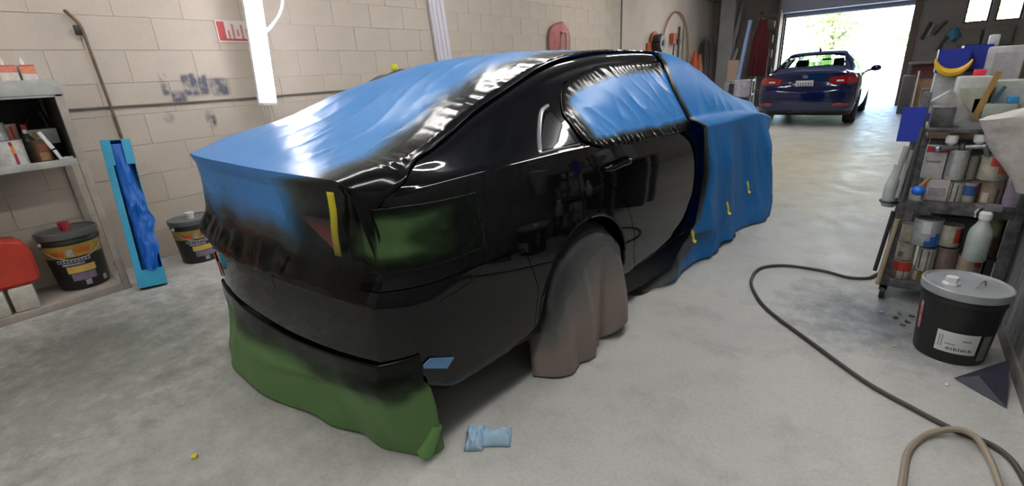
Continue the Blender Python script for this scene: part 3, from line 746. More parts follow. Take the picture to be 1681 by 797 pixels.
# ------------------------------------------------------------------ the blue sedan by the door
def blue_car():
    b2 = Body(L=4.57,
        Wt=[(0, .72), (.04, .78), (.10, .825), (.22, .86), (.5, .885), (1.2, .905), (2.5, .905), (3.5, .895), (4.1, .85), (4.4, .72), (4.57, .52)],
        T=[(0, 1.02), (.08, 1.05), (.35, 1.06), (.55, 1.09), (.8, 1.20), (1.05, 1.315), (1.35, 1.40), (1.8, 1.44), (2.3, 1.445), (2.7, 1.41), (3.0, 1.32), (3.3, 1.18), (3.55, 1.06), (3.9, .99), (4.3, .88), (4.57, .68)],
        R=[(0, .70), (.3, .68), (.6, .62), (.9, .57), (1.3, .55), (1.9, .55), (2.6, .56), (3.1, .60), (3.6, .69), (4.2, .6), (4.57, .4)],
        RZ=[(0, .98), (.1, 1.02), (.45, 1.03), (.6, 1.07), (.85, 1.18), (1.1, 1.28), (1.4, 1.365), (1.8, 1.395), (2.3, 1.40), (2.7, 1.365), (3.0, 1.27), (3.3, 1.13), (3.6, .99), (4.1, .90), (4.57, .62)],
        B=[(0, .93), (.3, .98), (1, .985), (2.4, .95), (3.5, .92), (4.1, .84), (4.57, .58)],
        BU=[(0, .72), (.3, .79), (.9, .83), (2.5, .845), (3.5, .83), (4.1, .76), (4.57, .45)])
    t = thing('car', 'dark blue four-door sedan parked facing out beside the open garage door', 'car', (-1.52, 11.75, 0), -.015); t.scale = (1.02, 1.02, 1.055)
    M_blue = mat('dark_blue_paint', (.003, .009, .060), .10, coat=.6)
    me = b2.mesh()
    ps = []
    def cutg(me, poly, ax, a, b_, name, m, gap=.0):
        p = boolean(me, prism(poly, ax, a, b_), 'INTERSECT'); r = boolean(me, prism(poly_scale(poly, gap+.001), ax, a, b_), 'DIFFERENCE')
        ps.append((name, p, m)); return r
    me = boolean(me, arch_cut((.95, 3.65), .345, .32), 'DIFFERENCE')
    lr = [(.40, .90), (.46, .81), (.62, .80), (1.0, .80), (1.0, .95), (.70, .965), (.5, .93)]
    me = cutg(me, lr, 1, -.3, .42, 'tail_light', M_red, .003)
    me = cutg(me, [(-x, z) for x, z in lr], 1, -.3, .42, 'tail_light', M_red, .003)
    me = cutg(me, [(-.62, .56), (.62, .56), (.655, .78), (.655, 1.3), (-.655, 1.3), (-.655, .78)], 1, -.3, .42, 'trunk_lid', M_blue, .004)
    me = cutg(me, [(-1.2, 0), (1.2, 0), (1.2, .30), (-1.2, .30)], 1, -.3, .55, 'bumper_diffuser', M_trim, .003)
    me = cutg(me, [(-.3, .0), (.56, 0), (.58, .5), (.45, .62), (-.3, .62)], 0, -1.2, 1.2, 'rear_bumper', M_blue, .004)
    # hollow cabin
    cb = bmesh.new(); rows = []
    for v in [.62+.1*i for i in range(31)]:
        T_, R_, RZ_, B_, BU_ = (tab(q, v) for q in (b2.T, b2.R, b2.RZ, b2.B, b2.BU))
        ring = [(-.70, .45), (.70, .45), (BU_-.06, B_-.04), (R_-.05, RZ_-.035), (R_*.5, T_-.045), (-R_*.5, T_-.045), (-R_+.05, RZ_-.035), (-BU_+.06, B_-.04)]
        if T_-.045 < .6: break
        rows.append([cb.verts.new((x, v, max(z, .46) if k_ > 1 else z)) for k_, (x, z) in enumerate(ring)])
    for a, b_ in zip(rows, rows[1:]):
        for i in range(8): cb.faces.new((a[i], a[(i+1) % 8], b_[(i+1) % 8], b_[i]))
    cb.faces.new(rows[0][::-1]); cb.faces.new(rows[-1]); bmesh.ops.recalc_face_normals(cb, faces=cb.faces)
    me = boolean(me, cb, 'DIFFERENCE'); cb.free()
    gl = mat('car_glass', (.55, .62, .60), .0, trans=1, spec=.5)
    gl.node_tree.nodes['Principled BSDF'].inputs['IOR'].default_value = 1.05
    rw = [(-.60, .66), (.60, .66), (.50, 1.20), (-.50, 1.20)]; ws = [(-.50, 2.72), (.50, 2.72), (.62, 3.42), (-.62, 3.42)]
    me = cutg(me, rw, 2, .98, 1.6, 'rear_window', gl)
    me = cutg(me, ws, 2, .98, 1.6, 'windscreen', gl)
    for a, b_ in ((.45, 1.1), (-1.1, -.45)):
        me = cutg(me, [(1.0, 1.03), (1.80, 1.0), (1.80, 1.345), (1.4, 1.33)], 0, a, b_, 'door_window', gl)
        me = cutg(me, [(1.88, 1.0), (3.1, .985), (2.85, 1.15), (2.55, 1.33), (1.88, 1.35)], 0, a, b_, 'door_window', gl)
    me.materials.clear(); link('body', me, M_blue, t, ang=40)
    for nm, p, m in ps:
        p.materials.clear(); o = link(nm, p, m, t, ang=40)
        if nm == 'trunk_lid': lid_ = o
    for v in (.95, 3.65):
        for sd in (1, -1): wheel(t, sd*.785, v, r=.32, w=.21, side=sd)
    def on(x, z, d=.004): return b2.rear(x, z)-d
    bm = bmesh.new(); y = on(.0, .8, .002); box(bm, -.155, .155, y-.010, y, .735, .88, bev=.004); pl = obj('number_plate', bm, mat('plate_white', (.62, .60, .60), .4), t)
    bm = bmesh.new()
    for k in range(6): 
        x = -.12+k*.045; box(bm, x, x+.022, y-.0115, y-.0095, .775, .845)
    obj('plate_characters', bm, mat('plate_ink', (.16, .14, .22), .6), pl, smooth=False)
    bm = bmesh.new(); y = on(0, .96, .0)
    for a in range(20):
        pass
    tube(bm, [(.045*math.cos(2*PI*k/20), y-.006, .95+.026*math.sin(2*PI*k/20)) for k in range(21)], .004, 6); tube(bm, [(-.018, y-.006, .93), (-.008, y-.006, .97)], .004, 6); tube(bm, [(.008, y-.006, .93), (.018, y-.006, .97)], .004, 6); tube(bm, [(-.012, y-.006, .95), (.012, y-.006, .95)], .004, 6)
    obj('badge', bm, mat('chrome', (.8, .8, .82), .12, metal=1), t)
    for sd in (1, -1):
        patch(b2, sd*.54, sd*.79, .40, .45, M_red, t)
        bm = bmesh.new(); mp = Matrix.Translation((sd*1.0, 2.86, 1.0)) @ Matrix.Diagonal((.10, .055, .065, 1)); bmesh.ops.create_uvsphere(bm, u_segments=16, v_segments=10, radius=1, matrix=mp)
        tube(bm, [(sd*.84, 2.9, .95), (sd*.95, 2.87, .98)], .02, 8); obj('wing_mirror', bm, M_blue, t)
        bm = bmesh.new()
        box(bm, sd*.60-.06, sd*.60+.06, on(.6, .86, .012), on(.6, .86, -.02), .845, .875); obj('indicator_lens', bm, M_white, t)
    M_seat = mat('seat_fabric', (.05, .05, .055), .9)
    for x in (-.38, 0, .38):
        bm = bmesh.new(); box(bm, x-.11, x+.11, 1.02, 1.12, 1.0, 1.12, bev=.03); obj('headrest', bm, M_seat, t)
    for x in (-.37, .37):
        bm = bmesh.new(); box(bm, x-.25, x+.25, 2.0, 2.14, .5, 1.08, bev=.05); box(bm, x-.12, x+.12, 2.0, 2.10, 1.08, 1.26, bev=.035); obj('front_seat', bm, M_seat, t)
    bm = bmesh.new(); box(bm, -.66, .66, .98, 1.16, .5, 1.0, bev=.04); obj('rear_seat', bm, M_seat, t)
    bm = bmesh.new(); box(bm, -.10, .10, 2.95, 2.965, 1.22, 1.28, bev=.006); obj('inner_mirror', bm, M_trim, t)
    bm = bmesh.new(); tube(bm, [(0, 1.62, 1.43), (0, 1.58, 1.46), (0, 1.50, 1.485)], [.03, .018, .006], 8); obj('roof_antenna', bm, M_blue, t)
blue_car()

# ------------------------------------------------------------------ outside
bm = bmesh.new(); box(bm, -30, 30, YB+.3, 60, -.12, -.01); setp(obj('driveway', bm, mat('sunlit_concrete', (.5, .49, .47), .9, var=.15, scale=1), smooth=False), kind='structure')
M_leaf = mat('leaves', (.34, .50, .14), .6, var=.5, scale=2, col2=(.14, .28, .07)); M_bark = mat('bark', (.12, .09, .06), .9, var=.4)
def tree(x, y, h, r, seed, label):
    rnd = random.Random(seed); t = thing('tree', label, 'tree', (x, y, 0), 0, 'trees outside the garage door')
    bm = bmesh.new(); tube(bm, [(0, 0, 0), (.1, 0, h*.3), (.0, .1, h*.6), (.1, 0, h*.85)], [.2, .15, .1, .04], 8)
    for k in range(6):
        a = rnd.uniform(0, 6.28); z = h*rnd.uniform(.3, .7); tube(bm, [(0, 0, z), (math.cos(a)*r*.6, math.sin(a)*r*.6, z+h*.2)], [.06, .015], 6)
    obj('trunk', bm, M_bark, t)
    vs, fs = [], []
    cl = [(rnd.uniform(-.68, .68)*r, rnd.uniform(-.68, .68)*r, rnd.uniform(h*.12, h)) for _ in range(40)]
    for c0 in cl:
        for q in range(60):
            d = Vector((rnd.gauss(0, 1), rnd.gauss(0, 1), rnd.gauss(0, 1))).normalized()*rnd.uniform(.3, 1)*r*.38
            p = Vector(c0)+d; a = Vector((rnd.gauss(0, 1), rnd.gauss(0, 1), rnd.gauss(0, 1))).normalized(); b_ = a.orthogonal().normalized(); s = rnd.uniform(.05, .11)
            i = len(vs); vs += [p-a*s*1.5, p+b_*s, p+a*s*1.5, p-b_*s]; fs.append((i, i+1, i+2, i+3))
    me = bpy.data.meshes.new('foliage'); me.from_pydata([tuple(v) for v in vs], [], fs); o = link('foliage', me, M_leaf, t, smooth=False); o['kind'] = 'stuff'
for i, (x, y, h, r, lab) in enumerate(((-8.6, 31, 5.4, 2.3, 'leftmost green tree outside the open garage door'), (-3.3, 33, 6.2, 2.3, 'green tree outside the garage door, above the roof of the blue car'), (1.8, 31, 5.6, 2.3, 'rightmost green tree outside, beside the right door jamb'))):
    tree(x, y, h, r, i, lab)

# ------------------------------------------------------------------ generic small containers
def can(loc, r, h, label, col=(.6, .58, .52), lab=None, lid=True, group=None, band=(.15, .85), rz=-PI/2, span=2.2, name='paint_can', wall=None, tilt=None):
    t = thing(name, label, 'can', loc, rz, group)
    if tilt: t.rotation_euler = tilt
    bm = bmesh.new(); lathe(bm, [(r*.96, 0), (r, .004), (r, h*.97), (r*1.03, h*.975), (r*1.03, h), (r*.97, h), (r*.9, h-.006)], 24)
    obj('tin', bm, wall or mat('tin_%02x%02x%02x' % tuple(int(c*255) for c in col), col, .45, metal=.2, var=.35, scale=25), t)
    if lid:
        bm = bmesh.new(); lathe(bm, [(r*.9, h-.008), (r*.9, h-.002), (r*.55, h-.003)], 24); obj('lid', bm, M_grey, t)
    for k, (c, z0, z1, a0, a1) in enumerate(lab or []):
        n = 10; rows = [[((r+.0012)*math.cos(lerp(a0, a1, i/n)), (r+.0012)*math.sin(lerp(a0, a1, i/n)), h*z) for i in range(n+1)] for z in (z0, z1)]
        grid('label', rows, mat('print_%02x%02x%02x' % tuple(int(q*255) for q in c), c, .55, var=.2, scale=40), t)
    return t
def carton(loc, dx, dy, dz, label, col, rz=0, patches=(), name='carton', cat='box', group=None, bev=.002, rot=None, m=None):
    t = thing(name, label, cat, loc, rz, group)
    if rot: t.rotation_euler = rot
    bm = bmesh.new(); box(bm, -dx/2, dx/2, -dy/2, dy/2, 0, dz, bev=bev)
    obj('shell', bm, m or mat('card_%02x%02x%02x' % tuple(int(c*255) for c in col), col, .6, var=.25, scale=18), t)
    for c, x0, x1, z0, z1 in patches:
        bm = bmesh.new(); box(bm, -dx/2+dx*x0, -dx/2+dx*x1, -dy/2-.0015, -dy/2, dz*z0, dz*z1)
        obj('label', bm, mat('print_%02x%02x%02x' % tuple(int(q*255) for q in c), c, .55, var=.2, scale=40), t, smooth=False)
    return t
def pail(loc, r, h, label, rz, lidcol, style):
    t = thing('paint_pail', label, 'bucket', loc, rz)
    rb = r*.86
    bm = bmesh.new(); lathe(bm, [(rb*.97, 0), (rb, .01), (r*.97, h*.80), (r, h*.81), (r, h*.84), (r*.985, h*.85), (r*.99, h*.97), (rb*.9, h*.97)], 44)
    obj('bucket_wall', bm, M_trim if style != 'none' else M_trim, t)
    lm = mat('pail_lid_%02x' % int(lidcol[0]*255), lidcol, .35, var=.3, scale=8)
    bm = bmesh.new(); lathe(bm, [(r*1.03, h*.90), (r*1.045, h*.93), (r*1.045, h*1.0), (r*1.0, h*1.01), (r*.96, h*.985), (r*.30, h*.98), (r*.02, h*.98)], 44); obj('lid', bm, lm, t)
    return t
def curved(parent, r0, r1, h0, h1, a0, a1, m, name='label', n=18, cut_=None):
    rows = [[(lerp(r0, r1, s)*math.cos(lerp(a0, a1, i/n)), lerp(r0, r1, s)*math.sin(lerp(a0, a1, i/n)), lerp(h0, h1, s)) for i in range(n+1)] for s in [k/6 for k in range(7)]]
    return grid(name, rows, m, parent)

# pails with gold print under and beside the left shelf (facing +x)
def gold_pail(loc, r, h, label, capcol):
    t = pail(loc, r, h, label, 0, (.12, .13, .13), 'gold')
    R = lambda z: lerp(r*.86, r*.97, z/(h*.8))+.0015
    gold = mat('gold_print', (.38, .26, .045), .4, var=.35, scale=8); org = mat('orange_print', (.55, .10, .02), .5, var=.3, scale=30); wht = mat('grey_print', (.42, .40, .45), .5, var=.45, scale=35)
    yel = mat('yellow_print', (.60, .40, .10), .5, var=.25, scale=10)
    def pt(z0, z1, a0, a1, m, e=0): curved(t, R(h*z0)+e, R(h*z1)+e, h*z0, h*z1, a0, a1, m)
    pt(.58, .79, -1.5, 1.2, gold); 
    pt(.62, .70, -.85, -.38, org, .001); pt(.64, .72, .02, .55, org, .001); pt(.60, .72, -.28, -.08, wht, .001)
    pt(.49, .555, -.75, .45, wht); pt(.44, .475, -.6, .2, wht)
    pt(.30, .42, -.5, .55, yel); pt(.16, .29, -.42, .5, mat('mauve_print', (.22, .18, .27), .5, var=.4, scale=25)); pt(.06, .15, .0, .22, wht)
    pt(.06, .15, .75, .95, wht)
    # letter-like strokes, illegible in the photo
    for k in range(9): pt(.50, .545, -.7+k*.125, -.63+k*.125, mat('dark_print', (.06, .05, .09), .5), .0012)
    bm = bmesh.new(); tube(bm, [((r*1.02)*math.cos(a), (r*1.02)*math.sin(a), h*.86-.20*h*math.sin((a+1.5)/3.0*PI)*1.6) for a in [-1.5+3.0*k/20 for k in range(21)]], .003, 6)
    obj('bail_handle', bm, M_grey, t)
    bm = bmesh.new(); lathe(bm, [(.028, h*.98), (.028, h*1.06), (.034, h*1.065), (.034, h*1.12), (.02, h*1.125)], 16, cx=.0, cy=.0); obj('spout_cap', bm, mat('cap_%02x' % int(capcol[0]*255), capcol, .45), t)
    bm = bmesh.new(); 
    mp = Matrix.Translation((-(0)+r*1.0*math.cos(-1.2), r*1.0*math.sin(-1.2), h*.84)); bmesh.ops.create_uvsphere(bm, u_segments=10, v_segments=6, radius=.014, matrix=mp); obj('handle_boss', bm, M_white, t)
    return t
gold_pail((-4.73, .57, .035), .175, .44, 'black pail with gold and orange label and red cap, under the left shelf', (.42, .03, .04))
gold_pail((-4.60, 1.34, 0), .165, .375, 'black pail with gold and orange label and white cap, against the wall behind the car', (.6, .62, .62))
for o in bpy.data.objects:
    if o.name.startswith('paint_pail'): o.rotation_euler.z = -.1
bm = bmesh.new(); prism([(.735, .16), (.80, .14), (.76, .25)], 0, -4.545, -4.54, bm)
setp(obj('red_flag_tag', bm, mat('red_cloth', (.42, .02, .04), .6)), 'small red triangular tag beside the pail with the red cap', 'tag')

# ------------------------------------------------------------------ left shelf unit
M_shelf = mat('grey_painted_wood', (.40, .41, .385), .6, var=.35, scale=5, col2=(.25, .25, .235)); M_post = mat('worn_post', (.34, .30, .265), .7, var=.3, scale=6)
t = thing('storage_shelf', 'grey steel storage shelf against the left block wall, cut by the photo edge', 'shelf', (-4.65, .0, 0))
def sb(nm, x0, x1, y0, y1, z0, z1, m, ang=None):
    bm = bmesh.new(); box(bm, x0+4.65, x1+4.65, y0, y1, z0, z1, bev=.004); return obj(nm, bm, m, t)
sb('shelf_board', XW+.01, -4.37, -1.0, .76, 1.40, 1.425, M_shelf); sb('shelf_board', XW+.01, -4.37, -1.0, .76, 1.485, 1.51, M_shelf); sb('front_rail', -4.385, -4.365, -1.0, .77, 1.415, 1.50, M_shelf)
sb('shelf_board', XW+.01, -4.38, -1.0, .72, .96, .985, M_shelf); sb('front_rail', -4.40, -4.375, -1.0, .72, .955, 1.0, M_shelf)
sb('shelf_board', XW+.01, -4.38, -1.0, .74, .005, .03, M_post); sb('front_rail', -4.40, -4.375, -1.0, .76, .0, .05, M_post)
sb('post', -4.40, -4.37, .72, .765, 0, 1.49, M_post); sb('post', XW+.005, XW+.03, .72, .765, 0, 1.49, M_post)
sb('post', -4.40, -4.37, -1.0, -.96, 0, 1.49, M_post); sb('back_panel', XW+.004, XW+.01, -1.0, .72, .98, 1.42, mat('dark_back', (.05, .05, .05), .8))
sb('side_panel', XW+.03, -4.40, .735, .742, .985, 1.42, mat('dark_back', (.05, .05, .05), .8))
# things on top
def bottle(loc, r, h, label, col, cap, neck=.35, name='bottle', cat='bottle', group=None, rz=0, sq=False, capc=(.7, .1, .08), tilt=None, m=None):
    t = thing(name, label, cat, loc, rz, group)
    if tilt: t.rotation_euler = tilt
    bm = bmesh.new(); n = 24
    lathe(bm, [(r*.93, 0), (r, .01), (r, h*.62), (r*.93, h*.70), (r*neck*1.3, h*.82), (r*neck, h*.85), (r*neck, h*.92)], n)
    if sq:
        for v in bm.verts:
            if v.co.z < h*.75: v.co.x *= 1.0; v.co.y *= .72
    obj('body', bm, m or mat('plastic_%02x%02x%02x' % tuple(int(c*255) for c in col), col, .4, var=.3, scale=14), t)
    bm = bmesh.new(); lathe(bm, [(r*neck*1.15, h*.88), (r*neck*1.15, h*.99), (r*neck, h)], 16); obj('cap', bm, mat('cap3_%02x%02x%02x' % tuple(int(c*255) for c in capc), capc, .4), t)
    return t
G1 = 'red-capped jugs on top of the left shelf'
carton((-4.60, .57, 1.51), .09, .10, .10, 'white and orange carton on top of the left shelf, nearer the photo edge', (.66, .58, .54), rz=PI/2, patches=[((.60, .20, .14), 0, 1, .55, .92), ((.62, .08, .07), 0, 1, .92, 1)])
carton((-4.60, .665, 1.51), .075, .10, .10, 'orange and white carton on top of the left shelf at its right end', (.66, .62, .58), rz=PI/2, patches=[((.65, .24, .14), 0, 1, .45, .9), ((.62, .08, .07), 0, 1, .9, 1)])
bottle((-4.60, .56, 1.61), .012, .05, 'thin white spout standing on the nearer carton on the left shelf', (.7, .6, .55), None, capc=(.7, .65, .6))
bottle((-4.60, .655, 1.61), .012, .05, 'thin white spout standing on the right-hand carton on the left shelf', (.72, .66, .62), None, capc=(.72, .66, .62))
o = carton((-4.75, .50, 1.51), .05, .05, .27, 'tall white tube with a purple stripe leaning at the photo edge on the shelf top', (.62, .60, .62), rz=PI/2, patches=[((.18, .08, .22), .35, .6, .02, .98)], name='tube', cat='tube')
o.rotation_euler = (0, 0, PI/2)
# things on the middle board (z .985)
Z = .986
can((-4.52, .43, Z), .075, .165, 'large white can with orange and crimson stripe on the left middle shelf', (.66, .66, .62), [((.62, .25, .03), .5, .8, .0, .22), ((.30, .02, .07), .08, .5, .04, .24), ((.30, .02, .07), .8, .95, -.02, .2)], rz=.0)
can((-4.56, .40, Z+.166), .055, .11, 'small white tin stacked on the large white can with the crimson stripe', (.55, .60, .56), [((.70, .70, .70), .3, .7, -.6, .4)], rz=0)
can((-4.70, .47, Z), .055, .26, 'orange and red patterned tall tin behind the white cans on the left shelf', (.60, .45, .38), [((.62, .18, .05), .4, .9, -.3, .1), ((.5, .06, .04), .3, .95, .2, .5)], rz=0)
bottle((-4.60, .545, Z), .035, .22, 'dark bottle with white cap standing mid shelf behind the big white can', (.05, .06, .05), None, capc=(.66, .66, .66))
bottle((-4.72, .56, Z), .04, .25, 'dark bottle with red cap at the back of the left shelf', (.06, .045, .05), None, capc=(.55, .06, .04))
can((-4.52, .585, Z), .045, .15, 'brown and black can in front of the leaning white rod on the left shelf', (.14, .075, .04), [((.28, .16, .06), .1, .45, -.6, .5), ((.20, .06, .04), .5, .8, -.5, .6)], rz=0)
bm = bmesh.new(); tube(bm, [(-4.47, .655, Z+.01), (-4.475, .637, Z+.075)], .011, 10); tube(bm, [(-4.476, .633, Z+.085), (-4.49, .595, Z+.20)], .013, 10)
setp(obj('white_rod', bm, M_white), 'white jointed plastic rod leaning beside the brown can on the left shelf', 'rod')
carton((-4.70, .635, Z+.11), .15, .12, .10, 'off-white carton with a gold spot held up at the right end of the left shelf', (.45, .46, .42), rz=PI/2, patches=[((.40, .28, .09), .12, .4, .5, .9), ((.2, .16, .15), .4, .5, .3, .6)])
bm = bmesh.new(); lathe(bm, [(.075, 0), (.082, .02), (.08, .09), (.06, .108), (.01, .108)], 24, -4.70, .635, Z); setp(obj('black_tub', bm, M_trim), 'low black round tub under the off-white carton on the left shelf', 'tub')
carton((-4.47, .69, Z), .055, .035, .022, 'tiny white block lying at the right front of the left middle shelf', (.66, .66, .64), rz=PI/2, name='block_piece')
bm = bmesh.new(); tube(bm, cr([(-4.8, .57, Z+.2), (-4.8, .62, Z+.3), (-4.8, .68, Z+.33), (-4.8, .70, Z+.2)], 8), .018, 8); setp(obj('black_hose', bm, M_trim), 'coil of black hose at the back of the left shelf', 'hose')

# jerrycan and white blocks on the floor
M_rp = mat('red_plastic', (.48, .045, .025), .45, var=.25, scale=5)
t = thing('fuel_can', 'red plastic fuel can resting on two off-white bricks at the left photo edge', 'fuel can', (-4.60, .17, .20), 0)
bm = bmesh.new(); prism([(-.20, 0), (.15, 0), (.165, .03), (.168, .23), (.14, .30), (.05, .325), (-.20, .325)], 0, -.10, .10, bm)
bmesh.ops.bevel(bm, geom=list(bm.edges), offset=.018, segments=3, affect='EDGES'); obj('tank', bm, M_rp, t)
bm = bmesh.new(); tube(bm, cr([(0, -.14, .315), (0, -.12, .36), (0, -.02, .36), (0, .02, .315)], 6), .016, 10); obj('handle', bm, M_rp, t)
for k, (y, lab) in enumerate(((.07, 'left'), (.215, 'right'))):
    carton((-4.52, y, .031), .125, .11, .165, 'off-white foam block under the red fuel can, the %s one' % lab, (.50, .48, .42), rz=PI/2-.1, name='foam_block', cat='block', bev=.014)

# ------------------------------------------------------------------ leaning blue carton with film roll
t = thing('film_roll_box', 'long open blue carton with a roll of blue film, leaning upright against the wall', 'box', (-4.20, .86, .02))
_z = unit((-.33, .13, 1.06)); _x = unit(Vector((1, -.25, 0))-_z*_z.dot(Vector((1, -.25, 0)))); _y = _z.cross(_x)
t.rotation_euler = Matrix((_x, _y, _z)).transposed().to_euler()
M_teal = mat('teal_card', (.02, .30, .50), .55, var=.15, scale=6); M_bf = film_mat('rolled_film', (.02, .16, .62), glint=.7, scale=12, alpha=1)
bm = bmesh.new(); box(bm, -.12, -.115, -.085, .085, 0, 1.12); obj('back_panel', bm, mat('card_inside', (.42, .27, .10), .7), t, smooth=False)
for s in (-1, 1):
    bm = bmesh.new(); box(bm, -.12, 0, s*.085-.003, s*.085+.003, 0, 1.12); obj('side_panel', bm, M_teal, t, smooth=False)
bm = bmesh.new(); box(bm, -.12, 0, -.085, .085, 0, .006); box(bm, -.003, .003, -.085, .085, 0, .13); obj('bottom_flap', bm, M_teal, t, smooth=False)
bm = bmesh.new(); box(bm, -.003, .003, -.085, -.03, .93, 1.12); box(bm, -.003, .003, .035, .085, .93, 1.12); box(bm, -.003, .003, -.085, -.045, .13, .93); obj('front_flap', bm, M_teal, t, smooth=False)
bm = bmesh.new(); box(bm, -.12, .0, -.085, .085, 1.115, 1.12); obj('top_flap', bm, M_teal, t, smooth=False)
rows = []
for j in range(71):
    z = .02+1.07*j/70; rows.append([])
    for i in range(25):
        a = 2*PI*i/24; rr = .045+.014*nz(math.cos(a)*2+z*3, math.sin(a)*2, z*5)+.014*wrk(a*.6, z*2, 3, 2)*(1 if i not in (0, 24) else 1)
        rows[-1].append((-.055+rr*math.cos(a)*.95, .01+rr*1.15*math.sin(a)+.010*math.sin(z*4), z))
grid('film_roll', rows, M_bf, t)
rows = []
for j in range(41):
    z = .12+.66*j/40; wd = .055*math.sin(PI*j/40)**.7*(1-.25*math.sin(j*.5)); rows.append([(.004+.02*wrk(i*.1, z*2, 5, 4)+.008, lerp(-.01, .045+wd, i/14), z+.01*math.sin(i)) for i in range(15)])
grid('loose_film', rows, M_bf, t)

# ------------------------------------------------------------------ items on the left wall
bm = bmesh.new(); tube(bm, [(XW+.015, 1.13, .95), (XW+.035, 1.12, 1.29), (XW+.05, 1.10, 1.80)], .011, 8); tube(bm, cr([(XW+.05, 1.10, 1.80), (XW+.05, 1.09, 1.90), (XW+.045, 1.05, 1.97), (XW+.04, 1.03, 2.0)], 6), [.012]*18+[.008], 8)
lv = obj('pull_bar', bm, mat('rusty_rod', (.19, .13, .08), .7, var=.5, scale=9)); setp(lv, 'thin rusty bar with bent dark tip on the left wall above the blue carton', 'bar')
bm = bmesh.new(); box(bm, XW+.03, XW+.055, 1.05, 1.10, 1.83, 1.90, bev=.008); obj('grip', bm, M_trim, lv)
def wsign():
    t = thing('warning_sign', 'faded red and white sign on the left wall behind the upright tube light', 'sign', (XW+.006, 2.06, 1.80))
    bm = bmesh.new(); box(bm, -.004, .002, 0, .45, 0, .185); obj('plate', bm, mat('sign_white', (.62, .55, .52), .6), t, smooth=False)
    m = mat('sign_red', (.50, .07, .08), .6, var=.2, scale=20)
    for y0, y1, z0, z1 in ((.012, .075, .012, .172), (.38, .435, .012, .172), (.075, .38, .012, .03)):
        bm = bmesh.new(); box(bm, .002, .004, y0, y1, z0, z1); obj('red_panel', bm, m, t, smooth=False)
    pk = mat('sign_pink', (.56, .24, .24), .6, var=.3, scale=30)
    for k, (y, z0, z1) in enumerate(((.095, .03, .10), (.135, .03, .155), (.175, .05, .11), (.215, .03, .15), (.255, .04, .12), (.30, .03, .15))):
        bm = bmesh.new(); box(bm, .002, .004, y, y+.018, z0, z1); obj('letter', bm, pk, t, smooth=False)
wsign()
t = thing('wall_plank', 'pale lilac-white vertical plank fixed to the left wall above the car roof', 'plank', (XW+.03, 4.92, 1.1), rot=(math.radians(5), 0, 0))
bm = bmesh.new(); box(bm, -.015, .02, -.13, .13, 0, 2.0); obj('board', bm, mat('lilac_paint', (.58, .56, .62), .5), t, smooth=False)
for y in (-.075, 0, .075):
    bm = bmesh.new(); box(bm, .02, .032, y-.018, y+.018, 0, 2.0, bev=.004); obj('rib', bm, MATS['lilac_paint'], t)
# grey hump & tape ball seen over the film
t = thing('fender_stand', 'grey covered part on a stand between the masked car and the left wall', 'stand', (-4.55, 3.4, 0))
for y, zt in ((-.25, 1.27), (.55, 1.47)):
    for x in (-.12, .16):
        bm = bmesh.new(); tube(bm, [(x, y, 0), (.02, y, zt)], .02, 8); obj('leg', bm, M_dark, t)
rows = [[(lerp(-.12, .16, i/12), y, 1.22+.22*sst(-.5, .45, y)+.06*math.sin(PI*i/12)+.03*nz(y*5, i*.3)) for i in range(13)] for y in [-.5+1.35*j/30 for j in range(31)]]
grid('panel', rows, mat('grey_primer', (.16, .155, .155), .7, var=.4, scale=6), t, thick=.01)
bm = bmesh.new(); bmesh.ops.create_icosphere(bm, subdivisions=2, radius=.04, matrix=Matrix.Translation((-4.45, 3.62, 1.52)))
for v in bm.verts: v.co += Vector((nz(*v.co*30), nz(v.co.y*30, v.co.z*30), nz(v.co.z*30, v.co.x*30)))*.012
setp(obj('tape_ball', bm, mat('lime_tape', (.55, .60, .02), .5)), 'crumpled yellow-green tape ball on the grey part behind the car', 'tape')

# red round hanging cover far along the left wall
t = thing('hose_guard', 'faded red arched hose holder on the left wall above the car roof', 'holder', (XW+.05, 7.78, 1.70))
rows = []
for j in range(15):
    z = j/14; wd = .36*min(1, math.sqrt(max(0, 1-max(0, (z-.45)/.55)**2))+.02); rows.append([(.07*math.cos(PI*(i/16-.5))*1.0, lerp(-wd, wd, i/16), z*.50) for i in range(17)])
grid('hood', rows, mat('faded_red', (.46, .15, .14), .6, var=.35, scale=5), t, thick=.008)
bm = bmesh.new(); tube(bm, [(.08, -.1, .0), (.08, -.08, .33), (.08, .1, .33), (.08, .12, 0)], .02, 8); obj('coil', bm, mat('pale_hose', (.42, .33, .28), .6), t)

# hose reel and hoses (around y 11-16)
M_or = mat('orange_steel', (.42, .09, .03), .5, var=.4, scale=6)
t = thing('hose_reel', 'round black and orange hose reel on the left wall over the car roof', 'hose reel', (XW+.16, 12.15, 1.90))
for s, R_ in ((-.10, .29), (.10, .19)):
    bm = bmesh.new(); lathe(bm, [(R_-.005, -.006), (R_, 0), (R_-.005, .006)], 32, mx=Matrix.Translation((s, 0, 0)) @ Matrix.Rotation(PI/2, 4, 'Y')); obj('flange', bm, M_or if s < 0 else M_dark, t)
bm = bmesh.new()
for k in range(5): bmesh_pts = [(-.07+k*.035, (.18+.02*(k % 2))*math.cos(2*PI*q/28), (.18+.02*(k % 2))*math.sin(2*PI*q/28)) for q in range(29)]; tube(bm, bmesh_pts, .022, 8)
obj('coiled_hose', bm, mat('black_hose', (.03, .028, .028), .6), t)
bm = bmesh.new(); lathe(bm, [(.06, .10), (.06, .14), (.03, .15)], 16, mx=Matrix.Rotation(PI/2, 4, 'Y')); obj('hub', bm, M_dark, t)
bm = bmesh.new(); box(bm, -.155, -.10, -.42, .1, -.42, .02, bev=.02); obj('bracket', bm, M_or, t)
t = thing('wall_hose', 'rust-brown hose looping in an arch above the hose reel', 'hose', (XW+.06, 13, 1.7))
